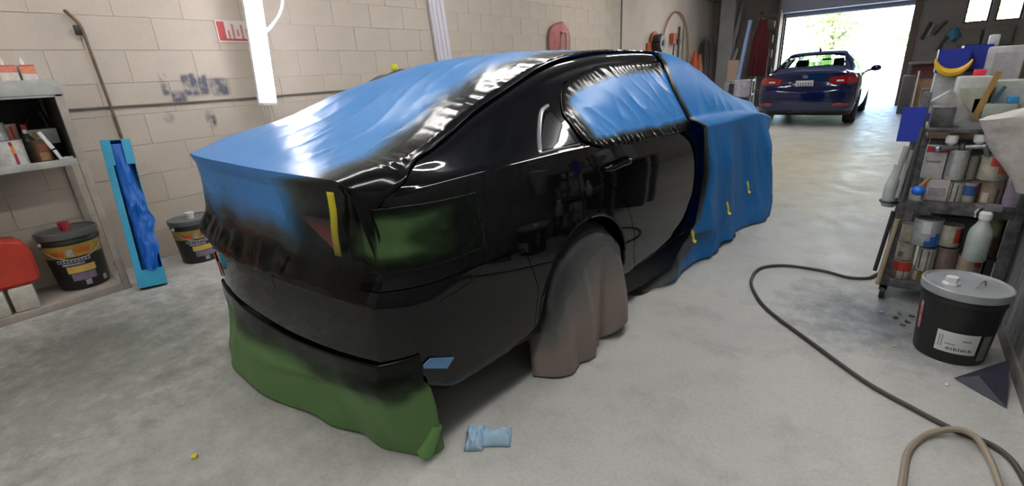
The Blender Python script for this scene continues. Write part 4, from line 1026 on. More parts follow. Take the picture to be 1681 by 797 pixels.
bm = bmesh.new(); tube(bm, cr([(0, -.4, .1), (0, -.2, .6), (0, .3, .95), (0, .9, .95), (0, 1.4, .6), (0, 1.6, .1), (0, 1.7, -.5)], 8), .022, 8); obj('hose', bm, mat('rust_hose', (.30, .15, .09), .6), t)
t = thing('air_regulator', 'small orange and black air regulator hung right of the hose reel', 'regulator', (XW+.06, 13.35, 1.95))
bm = bmesh.new(); box(bm, -.05, .07, -.12, .12, -.05, .22, bev=.03); obj('housing', bm, M_or, t)
bm = bmesh.new(); lathe(bm, [(.08, 0), (.08, .05), (.05, .06)], 16, mx=Matrix.Translation((.03, .3, .02)) @ Matrix.Rotation(PI/2, 4, 'Y')); tube(bm, [(.04, 0, -.05), (.04, -.05, -.5)], .02, 6); obj('gauge', bm, M_trim, t)
for y, zt, zb, c, lab in ((13.85, 2.35, 1.3, (.05, .04, .04), 'dark vertical pipe on the left wall beside the regulator'), (14.25, 2.35, 1.2, (.30, .27, .16), 'olive vertical pipe on the left wall right of the dark pipe')):
    bm = bmesh.new(); tube(bm, [(XW+.05, y, zb-.9), (XW+.05, y, zt)], .028, 8); setp(obj('wall_pipe', bm, mat('pipe_%d' % int(y), c, .6)), lab, 'pipe')
for y, z, c, lab in ((15.0, 1.35, (.55, .09, .02), 'orange cone-shaped tool hanging low on the left wall'), (15.45, 1.25, (.45, .16, .08), 'red-brown tool hanging beside the orange one on the left wall')):
    bm = bmesh.new(); lathe(bm, [(.12, 0), (.11, .1), (.05, .45), (.03, .5)], 14, XW+.14, y, z-.1); setp(obj('wall_tool', bm, mat('tool_%d' % int(y*10), c, .5)), lab, 'tool')
t = thing('hose_bundle', 'thick bundle of dark hanging hoses and cords on the left wall near the column', 'hose', (XW+.12, 15.95, 1.0))
for k in range(13):
    y = -.35+k*.085; zt = .95+.12*math.sin(k*.9); bm = bmesh.new()
    tube(bm, cr([(0, y-.03, zt-.5), (.02, y-.03, zt-.1), (.05, y, zt), (.06, y+.04, zt-.1), (.04+.02*(k % 3), y+.05+.05*math.sin(k), -.3-.15*(k % 4)), (.03, y+.02, -.6)], 6), .03, 6)
    obj('hose', bm, mat('hang_%d' % (k % 3), ((.035, .033, .03), (.07, .065, .055), (.16, .15, .13))[k % 3], .6), t)
# column and clutter left of the door
bm = bmesh.new(); box(bm, -4.62, -4.22, 16.55, YB, 0, ZC); struct('trim_3', bm, mat('column_paint', (.46, .45, .43), .7, var=.2, scale=2))
for k, (x, z0, z1, ym) in enumerate(((-4.17, 1.7, 2.7, 16.7), (-4.15, 1.2, 1.75, 16.65), (-4.12, 2.4, 3.1, 16.8))):
    bm = bmesh.new(); tube(bm, [(x-.05, ym, z0), (x, ym, (z0+z1)/2), (x+.08, ym, z1)], [.05, .07, .03], 8)
    setp(obj('hanging_bag', bm, mat('bag_%d' % k, ((.32, .30, .30), (.40, .36, .34), (.22, .18, .18))[k], .7)), ('lowest pale bag hanging beside the grey column', 'second pale bag hanging beside the grey column', 'dark topmost bag hanging near the ceiling by the column')[k], 'bag')
t = thing('salmon_board', 'salmon-pink upright board standing on the floor by the grey column', 'board', (-3.98, 15.9, 0))
bm = bmesh.new(); box(bm, -.16, .12, -.03, .03, 0, .8, bev=.01); obj('lower_sheet', bm, mat('pinkish', (.58, .44, .46), .6), t)
bm = bmesh.new(); box(bm, -.12, .17, -.03, .03, .8, 1.42, bev=.01); obj('upper_sheet', bm, mat('salmon', (.62, .42, .33), .6), t)
bm = bmesh.new(); tube(bm, [(-3.82, 15.6, .0), (-3.55, 15.65, 2.45)], .055, 12); setp(obj('blue_pole', bm, mat('pale_blue_tube', (.36, .48, .80), .4)), 'pale blue upright tube left of the dark red coat', 'pole')
rows = [[(-3.25+lerp(-.20, .20, i/24)*lerp(.55, 1.2, sst(0, .5, j/20)), 15.8+.05*math.sin(i*1.3)*j/20, 2.45-1.5*j/20) for i in range(25)] for j in range(21)]
_b = bmesh.new(); tube(_b, [(-3.25, 15.6, 2.46), (-3.25, YB, 2.46)], .02, 8); setp(obj('coat_rail', _b, M_dark), 'short steel rail from the back wall carrying the dark red coat', 'rail')
setp(grid('red_coat', rows, mat('dark_red_cloth', (.12, .018, .02), .9), thick=.01), 'long dark red coat hanging left of the garage door', 'coat')
t = thing('door_side_rack', 'wooden ladder-like shelving with grey goods just left of the garage door', 'shelf', (-3.15, 16.5, 0))
M_wd = mat('raw_wood', (.25, .17, .10), .7, var=.4, scale=6)
for x in (-.32, .20):
    bm = bmesh.new(); box(bm, x-.03, x+.03, -.2, .2, 0, 2.7); obj('post', bm, M_wd, t, smooth=False)
for k, z in enumerate((.5, .95, 1.4, 1.8, 2.2, 2.55)):
    bm = bmesh.new(); box(bm, -.30, .20, -.2, .2, z, z+.03); obj('shelf_board', bm, M_wd, t, smooth=False)
for k, (x, z, w_, h_, c, lab) in enumerate(((-3.32, .981, .17, .26, (.09, .16, .15), 'teal-grey box on the wooden shelves left of the garage door'), (-3.12, .981, .15, .20, (.06, .08, .08), 'dark box on the wooden shelves left of the garage door'), (-3.25, 1.431, .34, .22, (.32, .29, .26), 'wide grey-beige box on the wooden shelves by the garage door'), (-3.25, 1.831, .32, .22, (.13, .12, .12), 'dark grey box high on the wooden shelves by the garage door'), (-3.25, 2.231, .32, .2, (.20, .17, .15), 'brown box on the top of the wooden shelves by the garage door'))):
    carton((x, 16.48, z), w_, .3, h_, lab, c)
# clutter on floor left of blue car
t = thing('parts_trolley', 'grey metal trolley with a white cloth beside the left rear of the blue car', 'trolley', (-3.12, 13.5, 0), .1)
bm = bmesh.new(); box(bm, -.30, .28, -.25, .25, .55, .60); box(bm, -.30, .28, -.25, .25, .15, .19); obj('tray', bm, M_dark, t, smooth=False)
for x in (-.28, .26):
    for y in (-.23, .23):
        bm = bmesh.new(); box(bm, x-.02, x+.02, y-.02, y+.02, 0, .95); obj('leg', bm, M_grey, t, smooth=False)
bm = bmesh.new(); box(bm, -.30, .28, -.25, .25, .9, .93); obj('top', bm, M_grey, t, smooth=False)
rows = [[(lerp(-.12, .24, i/12), -.30-.03*math.sin(i*1.1)*j/12, .95-.42*j/12) for i in range(13)] for j in range(13)]
setp(grid('cloth', rows, mat('pale_cloth', (.50, .50, .58), .8, var=.4, scale=9), thick=.006), 'pale lilac cloth hanging on the grey trolley beside the blue car', 'cloth').matrix_world = Matrix.Translation((-3.12, 13.5, 0)) @ Matrix.Rotation(.1, 4, 'Z')
carton((-3.25, 13.5, .601), .25, .3, .24, 'dark grey machine inside the trolley beside the blue car', (.08, .08, .10))

# ------------------------------------------------------------------ right: wheeled paint rack
t = thing('paint_rack', 'paint-spattered dark steel shelf cart on casters, crammed with cans, at right', 'rack', (0, 0, 0))
RACK = t
RX0, RX1, RY0, RY1 = .15, .605, 3.30, 3.62
def rk(nm, x0, x1, y0, y1, z0, z1, bev=.003):
    bm = bmesh.new(); box(bm, x0, x1, y0, y1, z0, z1, bev=bev); return obj(nm, bm, M_dark, t)
for x, y in ((RX0-.035, RY0), (RX1-.035, RY0), (RX0-.035, RY1), (RX1-.035, RY1)): rk('post', x, x+.035, y-.01, y+.02, .06, 1.17 if x < .3 else .98)
for z0, z1 in ((.085, .13), (.545, .605), (.97, .99)): rk('shelf_board', RX0-.03, RX1, RY0-.005, RY1, z0, z1)
for z0 in (.13, .605): rk('side_bar', RX0-.035, RX0-.02, RY0, RY1, z0, z0+.03)
for x in (RX0-.02, RX1-.03):
    for y in (RY0+.01, RY1-.01):
        bm = bmesh.new(); lathe(bm, [(.020, -.012), (.038, -.012), (.040, 0), (.038, .012), (.020, .012)], 20, mx=Matrix.Translation((x, y, .041)) @ Matrix.Rotation(PI/2, 4, 'Y')); box(bm, x-.018, x+.018, y-.02, y+.02, .06, .09); obj('caster', bm, M_trim, t)
for x, lab in ((.505, .0), ): rk('side_panel', .555, .60, RY0-.012, RY0-.006, .02, .545)
Zm, Zl = .606, .131
Y0 = 3.37
carton((.255, Y0, Zm), .105, .08, .115, 'pale grey carton at the left of the rack middle shelf, red stripe on its edge', (.55, .52, .52), patches=[((.50, .10, .05), 0, .12, .05, .95), ((.35, .33, .36), .25, .9, .2, .6)])
can((.335, Y0, Zm), .036, .115, 'white can with dark paint runs on the middle shelf next to the pale carton', (.62, .60, .54), [((.05, .06, .06), .1, .9, -.5, -.35), ((.05, .06, .06), .0, .8, .1, .25), ((.06, .14, .10), .9, 1.0, -1, 1)])
can((.393, Y0, Zm), .029, .105, 'small can with a blue label on the middle shelf', (.50, .47, .40), [((.04, .10, .30), .35, .85, -1.1, 1.1)])
can((.428, Y0+.07, Zm), .03, .10, 'small orange-striped can behind the blue-label can on the middle shelf', (.50, .40, .30), [((.55, .13, .04), .1, .95, -.6, .4)])
can((.474, Y0-.005, Zm), .042, .125, 'beige-brown can with dark drips right of the middle of the middle shelf', (.36, .28, .22), [((.55, .50, .40), .1, .5, -1.0, -.3), ((.08, .08, .07), .0, .7, .3, .6)])
carton((.545, Y0-.005, Zm), .055, .10, .165, 'lilac upright box near the right end of the middle shelf', (.50, .42, .56))
carton((.583, Y0-.005, Zm), .016, .12, .125, 'thin red book standing at the right end of the middle shelf', (.50, .02, .03), name='book', cat='book')
zz = Zm+.117
carton((.225, Y0, zz), .085, .07, .17, 'white box with a red top stacked on the pale carton', (.58, .56, .57), patches=[((.55, .04, .04), 0, 1, .82, 1.0), ((.25, .25, .28), .1, .8, .5, .56)])
can((.315, Y0, zz), .043, .155, 'tall white paint-smeared can standing above the can with dark runs', (.60, .60, .58), [((.30, .33, .36), .1, .9, -.9, -.5), ((.45, .47, .50), .2, .95, -.1, .2)])
can((.380, Y0+.02, zz), .022, .12, 'narrow grey tin in the upper layer of the middle shelf', (.28, .27, .24))
can((.408, Y0+.05, zz), .022, .12, 'narrow olive-grey tin in the upper layer of the middle shelf', (.36, .36, .26))
can((.458, Y0-.005, Zm+.127), .054, .12, 'round cream can with a large red patch, top layer under the paper bag', (.60, .58, .48), [((.55, .06, .03), .62, 1.0, -.4, 1.2), ((.50, .12, .05), .3, .62, .2, 1.0)])
# lower shelf
can((.195, Y0, Zl), .048, .11, 'can with a red label at the bottom left of the rack', (.55, .48, .40), [((.50, .05, .04), .45, .95, -1.0, 1.0), ((.08, .07, .06), .0, .6, -.5, -.42), ((.08, .07, .06), .0, .6, .2, .28)])
can((.195, Y0, Zl+.112), .042, .105, 'beige dripped can stacked on the red-label can at bottom left', (.52, .48, .40), [((.16, .14, .12), .2, .5, -.8, -.2)])
can((.19, Y0+.01, Zl+.219), .034, .10, 'small cream can topmost in the left column of the lower shelf', (.56, .49, .37))
can((.285, Y0+.01, Zl), .036, .065, 'low olive-green can under the striped can on the bottom shelf', (.24, .21, .05), [((.45, .40, .34), .0, .9, -1.2, -.5)])
can((.290, Y0-.005, Zl+.067), .040, .135, 'off-white can with black vertical paint drips on the bottom shelf', (.60, .58, .52), [((.03, .03, .03), .1, .95, -.75, -.6), ((.03, .03, .03), .0, .9, .05, .15), ((.12, .1, .09), .1, .9, .5, .6)])
can((.265, Y0-.008, Zl+.219), .062, .148, 'large silver can with a blue triangle label on the lower shelf', (.50, .54, .58), [((.02, .12, .45), .02, .22, -.1, 1.0), ((.02, .12, .45), .22, .40, .25, 1.0), ((.02, .12, .45), .40, .52, .6, 1.0), ((.68, .70, .72), .5, .95, -.4, .2)])
can((.375, Y0, Zl), .043, .215, 'tall brown paint-stained can in the middle of the bottom shelf', (.26, .19, .16), [((.50, .12, .07), .0, .25, -.9, .2), ((.18, .13, .12), .3, .95, -.2, .5)])
can((.365, Y0, Zl+.226), .046, .118, 'cream can with red and dark red squares on the lower shelf', (.56, .54, .46), [((.52, .05, .04), .2, .9, .3, .8), ((.15, .02, .02), .2, .9, .8, 1.2)])
can((.47, Y0, Zl), .05, .18, 'peach-cream can behind the lid of the black pail', (.58, .47, .36), [((.50, .08, .05), .75, 1.0, .3, 1.0)])
carton((.552, Y0, Zl), .05, .07, .18, 'narrow black box with a white edge at the right end of the bottom shelf', (.03, .03, .035), patches=[((.66, .66, .66), .62, .95, .05, .95)])
can((.535, Y0+.04, Zl+.182), .030, .11, 'brown tin in the right corner of the lower shelf', (.20, .11, .07))
can((.53, Y0+.05, Zl+.294), .032, .10, 'yellow-green jar above the brown tin on the lower shelf', (.42, .40, .24))
carton((.40, Y0+.14, Zl), .25, .10, .36, 'dark grey carton filling the back of the lower shelf', (.12, .12, .12))
# spray bottle standing in front of the shelf on the can row
t = thing('spray_bottle', 'translucent grey-white spray bottle hooked on the front of the rack', 'spray bottle', (.462, 3.235, .335))
bm = bmesh.new(); lathe(bm, [(.044, 0), (.048, .008), (.049, .14), (.045, .165), (.026, .20), (.022, .215), (.022, .225)], 8); obj('bottle', bm, mat('cloudy_plastic', (.46, .52, .50), .3, var=.25, scale=10), t, ang=50)
bm = bmesh.new(); lathe(bm, [(.026, .22), (.027, .25), (.018, .262)], 16); obj('collar', bm, M_white, t)
bm = bmesh.new(); box(bm, -.016, .05, -.014, .014, .262, .30, bev=.008); box(bm, -.05, -.012, -.009, .009, .275, .292, bev=.004); obj('trigger_head', bm, M_grey, t)
bm = bmesh.new(); tube(bm, [(-.03, 0, .28), (-.042, 0, .25), (-.038, 0, .225)], .005, 6); obj('trigger', bm, M_white, t)
bm = bmesh.new(); tube(bm, cr([(0, 0, .24), (0, .04, .25), (0, .058, .25)], 4), .004, 6); obj('hook', bm, M_grey, t)
# hanging squeeze jug at left side of the rack
t = thing('hanging_jug', 'cloudy jug held in a black ring on the left side of the rack', 'jug', (.072, 3.34, .55))
bm = bmesh.new(); lathe(bm, [(.030, 0), (.035, .01), (.036, .12), (.022, .17), (.014, .20), (.013, .24)], 20); obj('jug', bm, MATS['cloudy_plastic'], t)
bm = bmesh.new(); tube(bm, [(.041*math.cos(2*PI*k/24), .041*math.sin(2*PI*k/24), .03) for k in range(25)], .006, 6); obj('ring', bm, M_trim, t)
# spray-gun/sticks hanging down the left side
for k, (x0, z0, x1, z1, r_, c, lab) in enumerate(((.10, .54, .075, .18, .010, (.03, .03, .03), 'black rod hanging below the cloudy jug'), (.125, .50, .10, .10, .012, (.42, .34, .24), 'tan wooden stick leaning on the left front post of the rack'), (.095, .90, .075, .66, .014, (.50, .50, .48), 'white paint stick hanging under the blue panel'), (.12, .88, .10, .62, .010, (.40, .40, .40), 'second grey paint stick hanging under the blue panel'), (.14, 1.0, .125, .60, .009, (.10, .10, .10), 'dark rod along the left front post of the rack'))):
    bm = bmesh.new(); tube(bm, [(x0, 3.272-.004*k, z0), (x1, 3.268-.004*k, z1)], r_, 8); setp(obj('paint_stick', bm, mat('stick_%d' % k, c, .6, var=.3)), lab, 'stick')
bm = bmesh.new(); box(bm, .045, .14, 3.25, 3.256, .925, 1.10, mx=None); obj('side_plate', bm, mat('blue_plastic', (.02, .045, .42), .45), RACK, smooth=False, label='royal blue plastic plate')
# brush with tan handle and blue knob
t = thing('ladle', 'blue ball-shaped cup with a tan stick handle on the rack front edge', 'cup', (.183, 3.262, .668))
bm = bmesh.new(); bmesh.ops.create_uvsphere(bm, u_segments=18, v_segments=12, radius=.031); bmesh.ops.scale(bm, vec=(1, 1, .85), verts=bm.verts); obj('cup', bm, mat('bright_blue', (.01, .16, .72), .4), t)
bm = bmesh.new(); tube(bm, [(.0, 0, .02), (.035, .0, .075)], .008, 8); obj('handle', bm, mat('tan_wood', (.42, .26, .08), .6), t)
# spray guns / metal clutter on the upper layer
for k, (x, z, a, lab) in enumerate(((.27, .905, .5, 'silver spray gun lying on the white cans, the left one'), (.375, .915, -.3, 'silver spray gun lying on the tall white can, right one'))):
    t = thing('spray_gun', lab, 'spray gun', (x, 3.33, z-.05), a)
    mg = mat('gun_metal', (.42, .42, .45), .3, metal=.8, var=.3, scale=30)
    bm = bmesh.new(); tube(bm, [(-.045, 0, .03), (.03, 0, .04)], .013, 10); lathe(bm, [(.015, 0), (.02, .01), (.012, .02)], 12, mx=Matrix.Translation((-.05, 0, .03)) @ Matrix.Rotation(-PI/2, 4, 'Y')); obj('barrel', bm, mg, t)
    bm = bmesh.new(); tube(bm, [(.025, 0, .04), (.045, 0, -.008)], .011, 8); obj('grip', bm, mg, t)
    bm = bmesh.new(); lathe(bm, [(.008, .045), (.024, .06), (.026, .09), (.02, .1)], 14); obj('cup', bm, M_white, t)
# tray top and things on it
carton((.215, 3.42, .991), .09, .16, .10, 'grey paint-spattered box on top of the rack at left', (.32, .32, .31), m=M_dark)
t = thing('paper_bag', 'large crumpled off-white paper sack slumped over the top right of the rack', 'paper bag', (.49, 3.06, .74))
rows = []
for j in range(31):
    b = j/30; row = []
    for i in range(41):
        a = 2*PI*i/40; rr = 1+.10*nz(math.cos(a)*1.5, math.sin(a)*1.5, b*2)
        wx = lerp(.045, .135, sst(0, .7, b))*rr*(1 if b < .97 else .6); wy = lerp(.05, .10, b)*rr*(1 if b < .97 else .6)
        cxx = lerp(.06, -.045, b); 
        row.append((cxx+wx*math.cos(a)*.95+.010*wrk(a*.5, b, 3, 1), wy*math.sin(a)-.0*b+.012*wrk(a*.7+b, b*2, 3, 6), b*.36+.03*math.cos(a)*sst(.6, 1, b)))
    rows.append(row)
grid('sack', rows, mat('kraft_white', (.56, .53, .50), .8, var=.25, scale=7, bump=.4, bscale=14, bdist=.02), t)
n = len(rows[-1]); bm = bmesh.new(); bm.faces.new([bm.verts.new(p) for p in rows[-1][:-1]]); obj('top_fold', bm, MATS['kraft_white'], t, smooth=False)
bm = bmesh.new(); bm.faces.new([bm.verts.new(p) for p in rows[0][:-1]]); obj('bottom_fold', bm, MATS['kraft_white'], t, smooth=False)

# ------------------------------------------------------------------ workbench behind the rack
bt = thing('workbench', 'workbench behind the paint rack loaded with bins and plastic cases', 'workbench', (1.0, 4.35, 0))
bm = bmesh.new(); box(bm, -.80, 1.2, -.45, .5, .86, .90, bev=.004); obj('top', bm, M_wd, bt)
for x in (-.75, 1.15):
    for y in (-.38, .44):
        bm = bmesh.new(); box(bm, x-.03, x+.03, y-.03, y+.03, 0, .86); obj('leg', bm, M_dark, bt, smooth=False)
bm = bmesh.new(); box(bm, -.80, 1.2, .2, .22, 0, .86); obj('back_board', bm, M_dark, bt, smooth=False)
ZB = .901
WB = carton((.36, 4.06, ZB), .15, .22, .31, 'white translucent plastic box on the workbench, in front of the blue bins', (.58, .60, .57), bev=.012, patches=[((.45, .48, .40), .1, .85, .15, .8), ((.60, .55, .12), .60, .80, .35, .60)], name='storage_box')
carton((.535, 4.13, ZB), .17, .2, .28, 'pale green-white plastic bin behind the paper sack on the workbench', (.50, .54, .48), bev=.012, patches=[((.56, .60, .58), .08, .9, .3, .92)], name='storage_box')
carton((.50, 4.42, ZB), .17, .20, .47, 'tall white plastic case with a square front panel on the workbench', (.62, .62, .64), bev=.015, patches=[((.50, .50, .54), .2, .85, .62, .92)], name='plastic_case')
carton((.44, 4.45, ZB+.471), .05, .05, .07, 'small white bottle-like box on top of the tall white case', (.60, .62, .66), bev=.01, name='small_box')
def bin_(x, y, z, w_, d, h, label, col=(.015, .035, .36)):
    t = thing('parts_bin', label, 'bin', (x, y, z)); m = mat('bin_blue', col, .4)
    bm = bmesh.new(); box(bm, -w_/2, w_/2, -d/2, d/2, 0, .006); obj('base', bm, m, t, smooth=False)
    for nm, q in (('front', (-w_/2, w_/2, -d/2, -d/2+.005)), ('back', (-w_/2, w_/2, d/2-.005, d/2))):
        bm = bmesh.new(); box(bm, q[0], q[1], q[2], q[3], 0, h); obj(nm, bm, m, t, smooth=False)
    for s in (-1, 1):
        bm = bmesh.new(); box(bm, s*w_/2-.003, s*w_/2+.003, -d/2, d/2, 0, h); obj('side', bm, m, t, smooth=False)
carton((.25, 4.30, ZB), .13, .2, .33, 'pale grey carton under the left blue bin on the workbench', (.40, .40, .42), patches=[((.02, .04, .30), .0, .6, .0, .25)])
bin_(.255, 4.30, ZB+.331, .15, .2, .14, 'royal blue bin on the workbench, left of the pair, cradled by yellow')
carton((.365, 4.44, ZB), .12, .2, .33, 'grey carton under the right blue bin on the workbench', (.30, .30, .32))
bin_(.368, 4.44, ZB+.331, .13, .2, .155, 'royal blue bin on the workbench, right of the pair')
bm = bmesh.new()
pts = [(.255+.088*math.cos(a), 4.17, ZB+.43+.10*math.sin(a)) for a in [PI+.1+(PI-.35)*k/20 for k in range(21)]]
tube(bm, pts, [.004+.02*math.sin(PI*k/20) for k in range(21)], 8); setp(obj('yellow_crescent', bm, mat('yellow_plastic', (.75, .45, .02), .45)), 'yellow crescent-shaped plastic handle below the left blue bin', 'handle')
bm = bmesh.new(); box(bm, .355, .41, 4.10, 4.15, ZB+.311, ZB+.345, bev=.005); o = obj('lid_cap', bm, mat('hot_red', (.80, .04, .06), .4), label='bright red cap'); o.parent = WB; o.matrix_parent_inverse = Matrix.Translation(WB.location).inverted()
bm = bmesh.new(); box(bm, -.014, .014, -.004, .004, 0, .34); o = obj('tan_stick', bm, mat('tan_wood', (.42, .26, .08), .6), smooth=False); o.location = (.375, 3.93, .905); o.rotation_euler = (0, math.radians(12), 0); setp(o, 'flat tan paint stirring stick standing in front of the white box', 'stick')
bm = bmesh.new(); box(bm, -.012, .012, -.02, .02, 0, .32); o = obj('tan_lath', bm, MATS['tan_wood'], smooth=False); o.location = (.60, 5.2, 1.25); o.rotation_euler = (0, math.radians(42), 0); setp(o, 'tan wooden lath sticking up at the top right corner of the photo', 'lath')
bm = bmesh.new(); lathe(bm, [(.055, 0), (.062, .02), (.062, .20), (.055, .22)], 20, mx=Matrix.Translation((.35, 3.875, .94)) @ Matrix.Rotation(math.radians(-38), 4, 'Y')); setp(obj('paper_roll', bm, mat('dirty_paper', (.50, .48, .46), .8, var=.5, scale=8, col2=(.2, .2, .19))), 'dirty grey-white paper roll tilted on the bench edge behind the rack', 'paper roll')
bm = bmesh.new(); box(bm, .51, .56, 3.93, 3.98, 1.06, 1.10, bev=.008); setp(obj('blue_glove', bm, mat('light_blue', (.05, .30, .60), .5)), 'light blue scrap lying on the pale bin at the right edge', 'glove')
bm = bmesh.new(); box(bm, -.008, .008, -.01, .01, 0, .10, bev=.003); o = obj('teal_marker', bm, mat('teal_dark', (.03, .13, .18), .4)); o.location = (.455, 3.96, 1.06); o.rotation_euler = (0, .35, 0); setp(o, 'dark teal marker standing against the pale bin on the bench', 'marker')
bm = bmesh.new(); box(bm, .42, .56, 3.92, 4.02, .90, 1.06, bev=.01); setp(obj('low_tub', bm, mat('frost_tub', (.46, .50, .46), .5, var=.3, scale=9)), 'frosted low tub holding the teal marker on the workbench', 'tub')
# far right background: table, tools on the back wall
ft = thing('side_table', 'low table with clutter standing right of the garage door', 'table', (.55, 15.6, 0))
bm = bmesh.new(); box(bm, -.40, 1.5, -.4, .4, 1.08, 1.12); obj('top', bm, M_wd, ft, smooth=False)
for x in (-.36, 1.45):
    bm = bmesh.new(); box(bm, x-.03, x+.03, -.35, -.29, 0, 1.08); obj('leg', bm, M_dark, ft, smooth=False)
bm = bmesh.new(); box(bm, -.38, 1.48, -.1, -.08, .75, 1.08); obj('apron', bm, mat('maroon', (.20, .07, .06), .6), ft, smooth=False)
carton((.55, 14.9, 0), .45, .5, .75, 'brown cardboard carton under the far table right of the door', (.34, .19, .10))
carton((.20, 14.9, 0), .22, .4, .85, 'dark grey upright case under the far table beside the door jamb', (.13, .12, .13))
bm = bmesh.new(); box(bm, .33, .36, 14.5, 14.54, 0, .95); setp(obj('white_pole', bm, M_white, smooth=False), 'thin white upright pole in front of the far table', 'pole')
for k, (x0, z0, x1, z1, c, lab) in enumerate(((.30, 1.65, .42, 2.05, (.05, .045, .04), 'dark tool hanging on the back wall nearest the door jamb'), (.52, 1.75, .72, 2.05, (.08, .07, .06), 'second dark tool hanging on the back wall right of the door'), (.66, 1.35, .80, 1.72, (.06, .055, .05), 'low dark tool hanging on the back wall under the blue rag'), (.42, 1.72, .50, 1.98, (.3, .28, .26), 'silver tool hanging between the dark ones on the back wall'))):
    bm = bmesh.new(); tube(bm, [(x0, YB-.05, z0), ((x0+x1)/2, YB-.05, (z0+z1)/2+.02), (x1, YB-.05, z1)], [.04, .025, .035], 8); setp(obj('hand_tool', bm, mat('htool_%d' % k, c, .5)), lab, 'tool')
bm = bmesh.new(); bmesh.ops.create_icosphere(bm, subdivisions=3, radius=.13, matrix=Matrix.Translation((.90, YB-.12, 1.72)))
for v in bm.verts: v.co += Vector((nz(*v.co*8), 0, nz(v.co.z*8, v.co.x*8)))*.07
setp(obj('blue_rag', bm, mat('teal_rag', (.05, .20, .28), .8)), 'bunched teal-blue rag hanging on the back wall below the windows', 'rag')
for k, (x, z, w_, h_, c, lab) in enumerate(((1.20, 1.45, .42, .34, (.20, .175, .15), 'brown-grey panel on the back wall under the left window'), (1.72, 1.42, .50, .40, (.18, .18, .155), 'grey-green panel on the back wall under the right window'))):
    carton((x, YB-.08, z), w_, .1, h_, lab, c, name='wall_cabinet', cat='cabinet')

# ------------------------------------------------------------------ black pail, scrap, hoses, litter on the floor
t = pail((.402, 2.80, 0), .152, .36, 'black solvent pail with a grey lid and a white label in front of the rack', 0, (.36, .38, .40), 'none')
R = lambda z: lerp(.152*.86, .152*.97, z/(.36*.8))+.0015
a0, a1 = -PI/2-.50, -PI/2+.58
curved(t, R(.06), R(.165), .06, .165, a0, a1, mat('label_white', (.66, .67, .66), .5))
ink = mat('label_ink', (.10, .11, .12), .6)
def ptr(z0, h_, aa, w_): curved(t, R(z0)+.001, R(z0+h_)+.001, z0, z0+h_, aa, aa+w_, ink, 'print', n=2)
for k in range(11): ptr(.075, .012+.003*(k % 2), a0+.30+k*.062, .03+.014*(k % 3 == 0))
for k in range(8): ptr(.102, .006, a0+.25+k*.032, .02)
for k in range(7): ptr(.125, .008, a0+.66+k*.032, .022)
for k in range(2): ptr(.085, .06, a0+.08+k*.07, .018)
curved(t, R(.03), R(.16), .03, .16, -PI/2+.68, -PI/2+1.0, mat('label_grey', (.20, .20, .18), .6))
curved(t, R(.12), R(.26), .12, .26, -PI/2-1.25, -PI/2-1.12, mat('label_redwhite', (.45, .40, .40), .6, col2=(.5, .05, .05), scale=30))
bm = bmesh.new(); lathe(bm, [(.032, .352), (.032, .362), (.024, .364), (.024, .39), (.018, .392)], 6, cx=-.055, cy=-.03); obj('spout_cap', bm, M_white, t)
bm = bmesh.new(); tube(bm, cr([(.03, -.03, .355), (.04, -.02, .375), (.06, .02, .375), (.065, .03, .355)], 5), .004, 6); obj('lid_grip', bm, M_grey, t)
t = thing('metal_scrap', 'dark triangular bent plastic scrap on the floor against the right wall', 'scrap', (.50, 2.56, 0))
bm = bmesh.new(); vs = [bm.verts.new(p) for p in ((-.09, -.02, .005), (.06, -.16, .005), (.085, .12, .085), (-.02, -.03, .05))]
bm.faces.new((vs[0], vs[1], vs[3])); bm.faces.new((vs[0], vs[3], vs[2])); bm.faces.new((vs[1], vs[2], vs[3])); bm.faces.new((vs[0], vs[2], vs[1])); obj('shard', bm, mat('navy_plastic', (.035, .035, .06), .5, var=.4), t, smooth=False)
hose1 = [(.13, 3.75), (.09, 3.64), (.05, 3.56), (-.05, 3.52), (-.19, 3.56), (-.41, 3.54), (-.54, 3.41), (-.55, 3.19), (-.49, 2.99), (-.37, 2.78), (-.13, 2.53), (.1, 2.30), (.27, 2.19), (.38, 2.13), (.50, 2.09), (.55, 1.95), (.56, 1.6), (.5, 1.0)]
bm = bmesh.new(); tube(bm, cr([(x, y, .011) for x, y in hose1], 10), .010, 8); setp(obj('air_hose', bm, mat('dark_rubber_hose', (.06, .05, .042), .55)), 'long dark brown air hose snaking across the floor to the paint rack', 'hose')
hose2 = [(.21, 1.35), (.225, 1.61), (.235, 1.75), (.25, 1.90), (.30, 2.03), (.38, 2.10), (.44, 2.09), (.475, 1.99), (.485, 1.86), (.50, 1.7), (.51, 1.3)]
bm = bmesh.new(); tube(bm, cr([(x, y, .030 if abs(y-2.09) < .03 else .012) for x, y in hose2], 10), .0115, 8); setp(obj('air_hose', bm, mat('tan_hose', (.30, .25, .19), .55)), 'tan hose looping on the floor at the bottom right', 'hose')
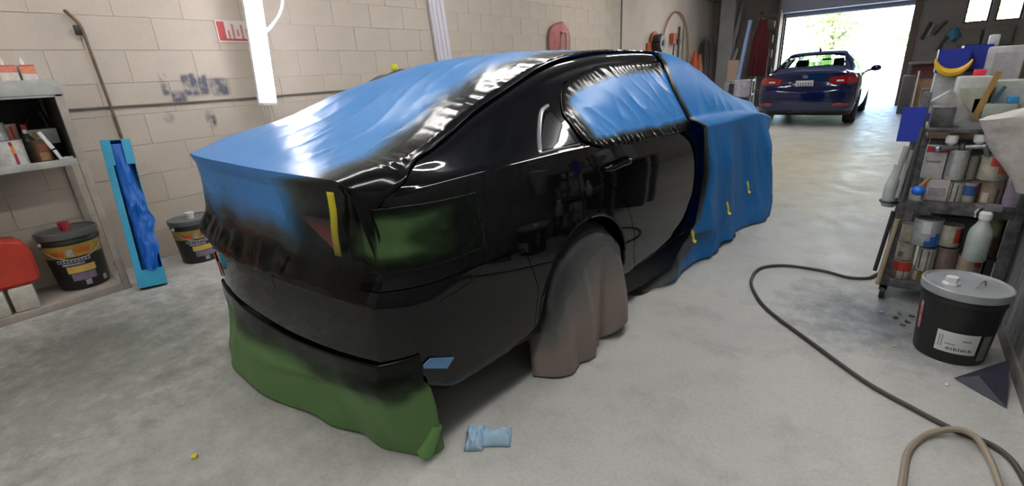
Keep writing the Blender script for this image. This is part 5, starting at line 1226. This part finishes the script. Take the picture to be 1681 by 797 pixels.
# blue shop towel
t = thing('shop_towel', 'crumpled pale blue shop towel lying on the floor beside the car', 'towel', (-1.065, 1.10, 0), .62)
M_tw = mat('pale_blue_paper', (.42, .62, .80), .8, var=.35, scale=12, bump=.3, bscale=50)
def crum(w_, d, h, seed, name, ox=0, oy=0, rz=0):
    rows = [[(ox+lerp(-w_/2, w_/2, i/14)+.006*nz(i*.5, j*.5, seed), oy+lerp(-d/2, d/2, j/12)+.006*nz(j*.6, i*.4, seed+3), max(.003, .004+h*(.35+.65*wrk(i/14, j/12, 2.2, seed))*min(1, min(i, 14-i)*.5, min(j, 12-j)*.6))) for i in range(15)] for j in range(13)]
    grid(name, rows, M_tw, t, thick=.002)
crum(.12, .10, .03, 1, 'flat_half', .03, .0); crum(.07, .13, .05, 5, 'crumpled_half', -.055, -.005)
def bit(name, x, y, s, c, lab, h=.006):
    bm = bmesh.new(); vs = [bm.verts.new((x+s*math.cos(a)*random.uniform(.6, 1.2), y+s*math.sin(a)*random.uniform(.6, 1.2), .002)) for a in [2*PI*k/5 for k in range(5)]]
    f = bm.faces.new(vs); r = bmesh.ops.extrude_face_region(bm, geom=[f]); 
    for v in r['geom']:
        if isinstance(v, bmesh.types.BMVert): v.co.z = h*random.uniform(.5, 1.2)
    bmesh.ops.recalc_face_normals(bm, faces=bm.faces)
    setp(obj(name, bm, mat('bit_'+name+str(int(c[0]*99)), c, .6), smooth=False), lab, 'litter')
bit('tape_scrap', -1.98, .35, .014, (.65, .60, .03), 'tiny yellow tape scrap on the floor at bottom left', .01)
bit('blue_scrap', .14, 3.10, .016, (.20, .42, .70), 'small light blue paper scrap on the floor in front of the rack caster')
bit('yellow_scrap', .20, 2.72, .009, (.70, .60, .15), 'tiny yellow scrap on the floor left of the black pail')
bit('white_scrap', .385, 2.47, .010, (.70, .70, .68), 'tiny white paper scrap on the floor below the black pail')
for k, (x, y) in enumerate(((.20, 3.05), (.235, 2.98), (.255, 3.03), (.22, 3.12), (.27, 3.12))): bit('paint_chip', x, y, .014, (.05+.12*(k % 2), .06+.12*(k % 2), .07+.12*(k % 2)), ('dark paint flake on the floor nearest the blue scrap', 'pale paint flake on the floor close to the black pail', 'dark paint flake against the left side of the black pail', 'pale paint flake behind the blue scrap', 'dark paint flake under the front edge of the rack')[k], .012)
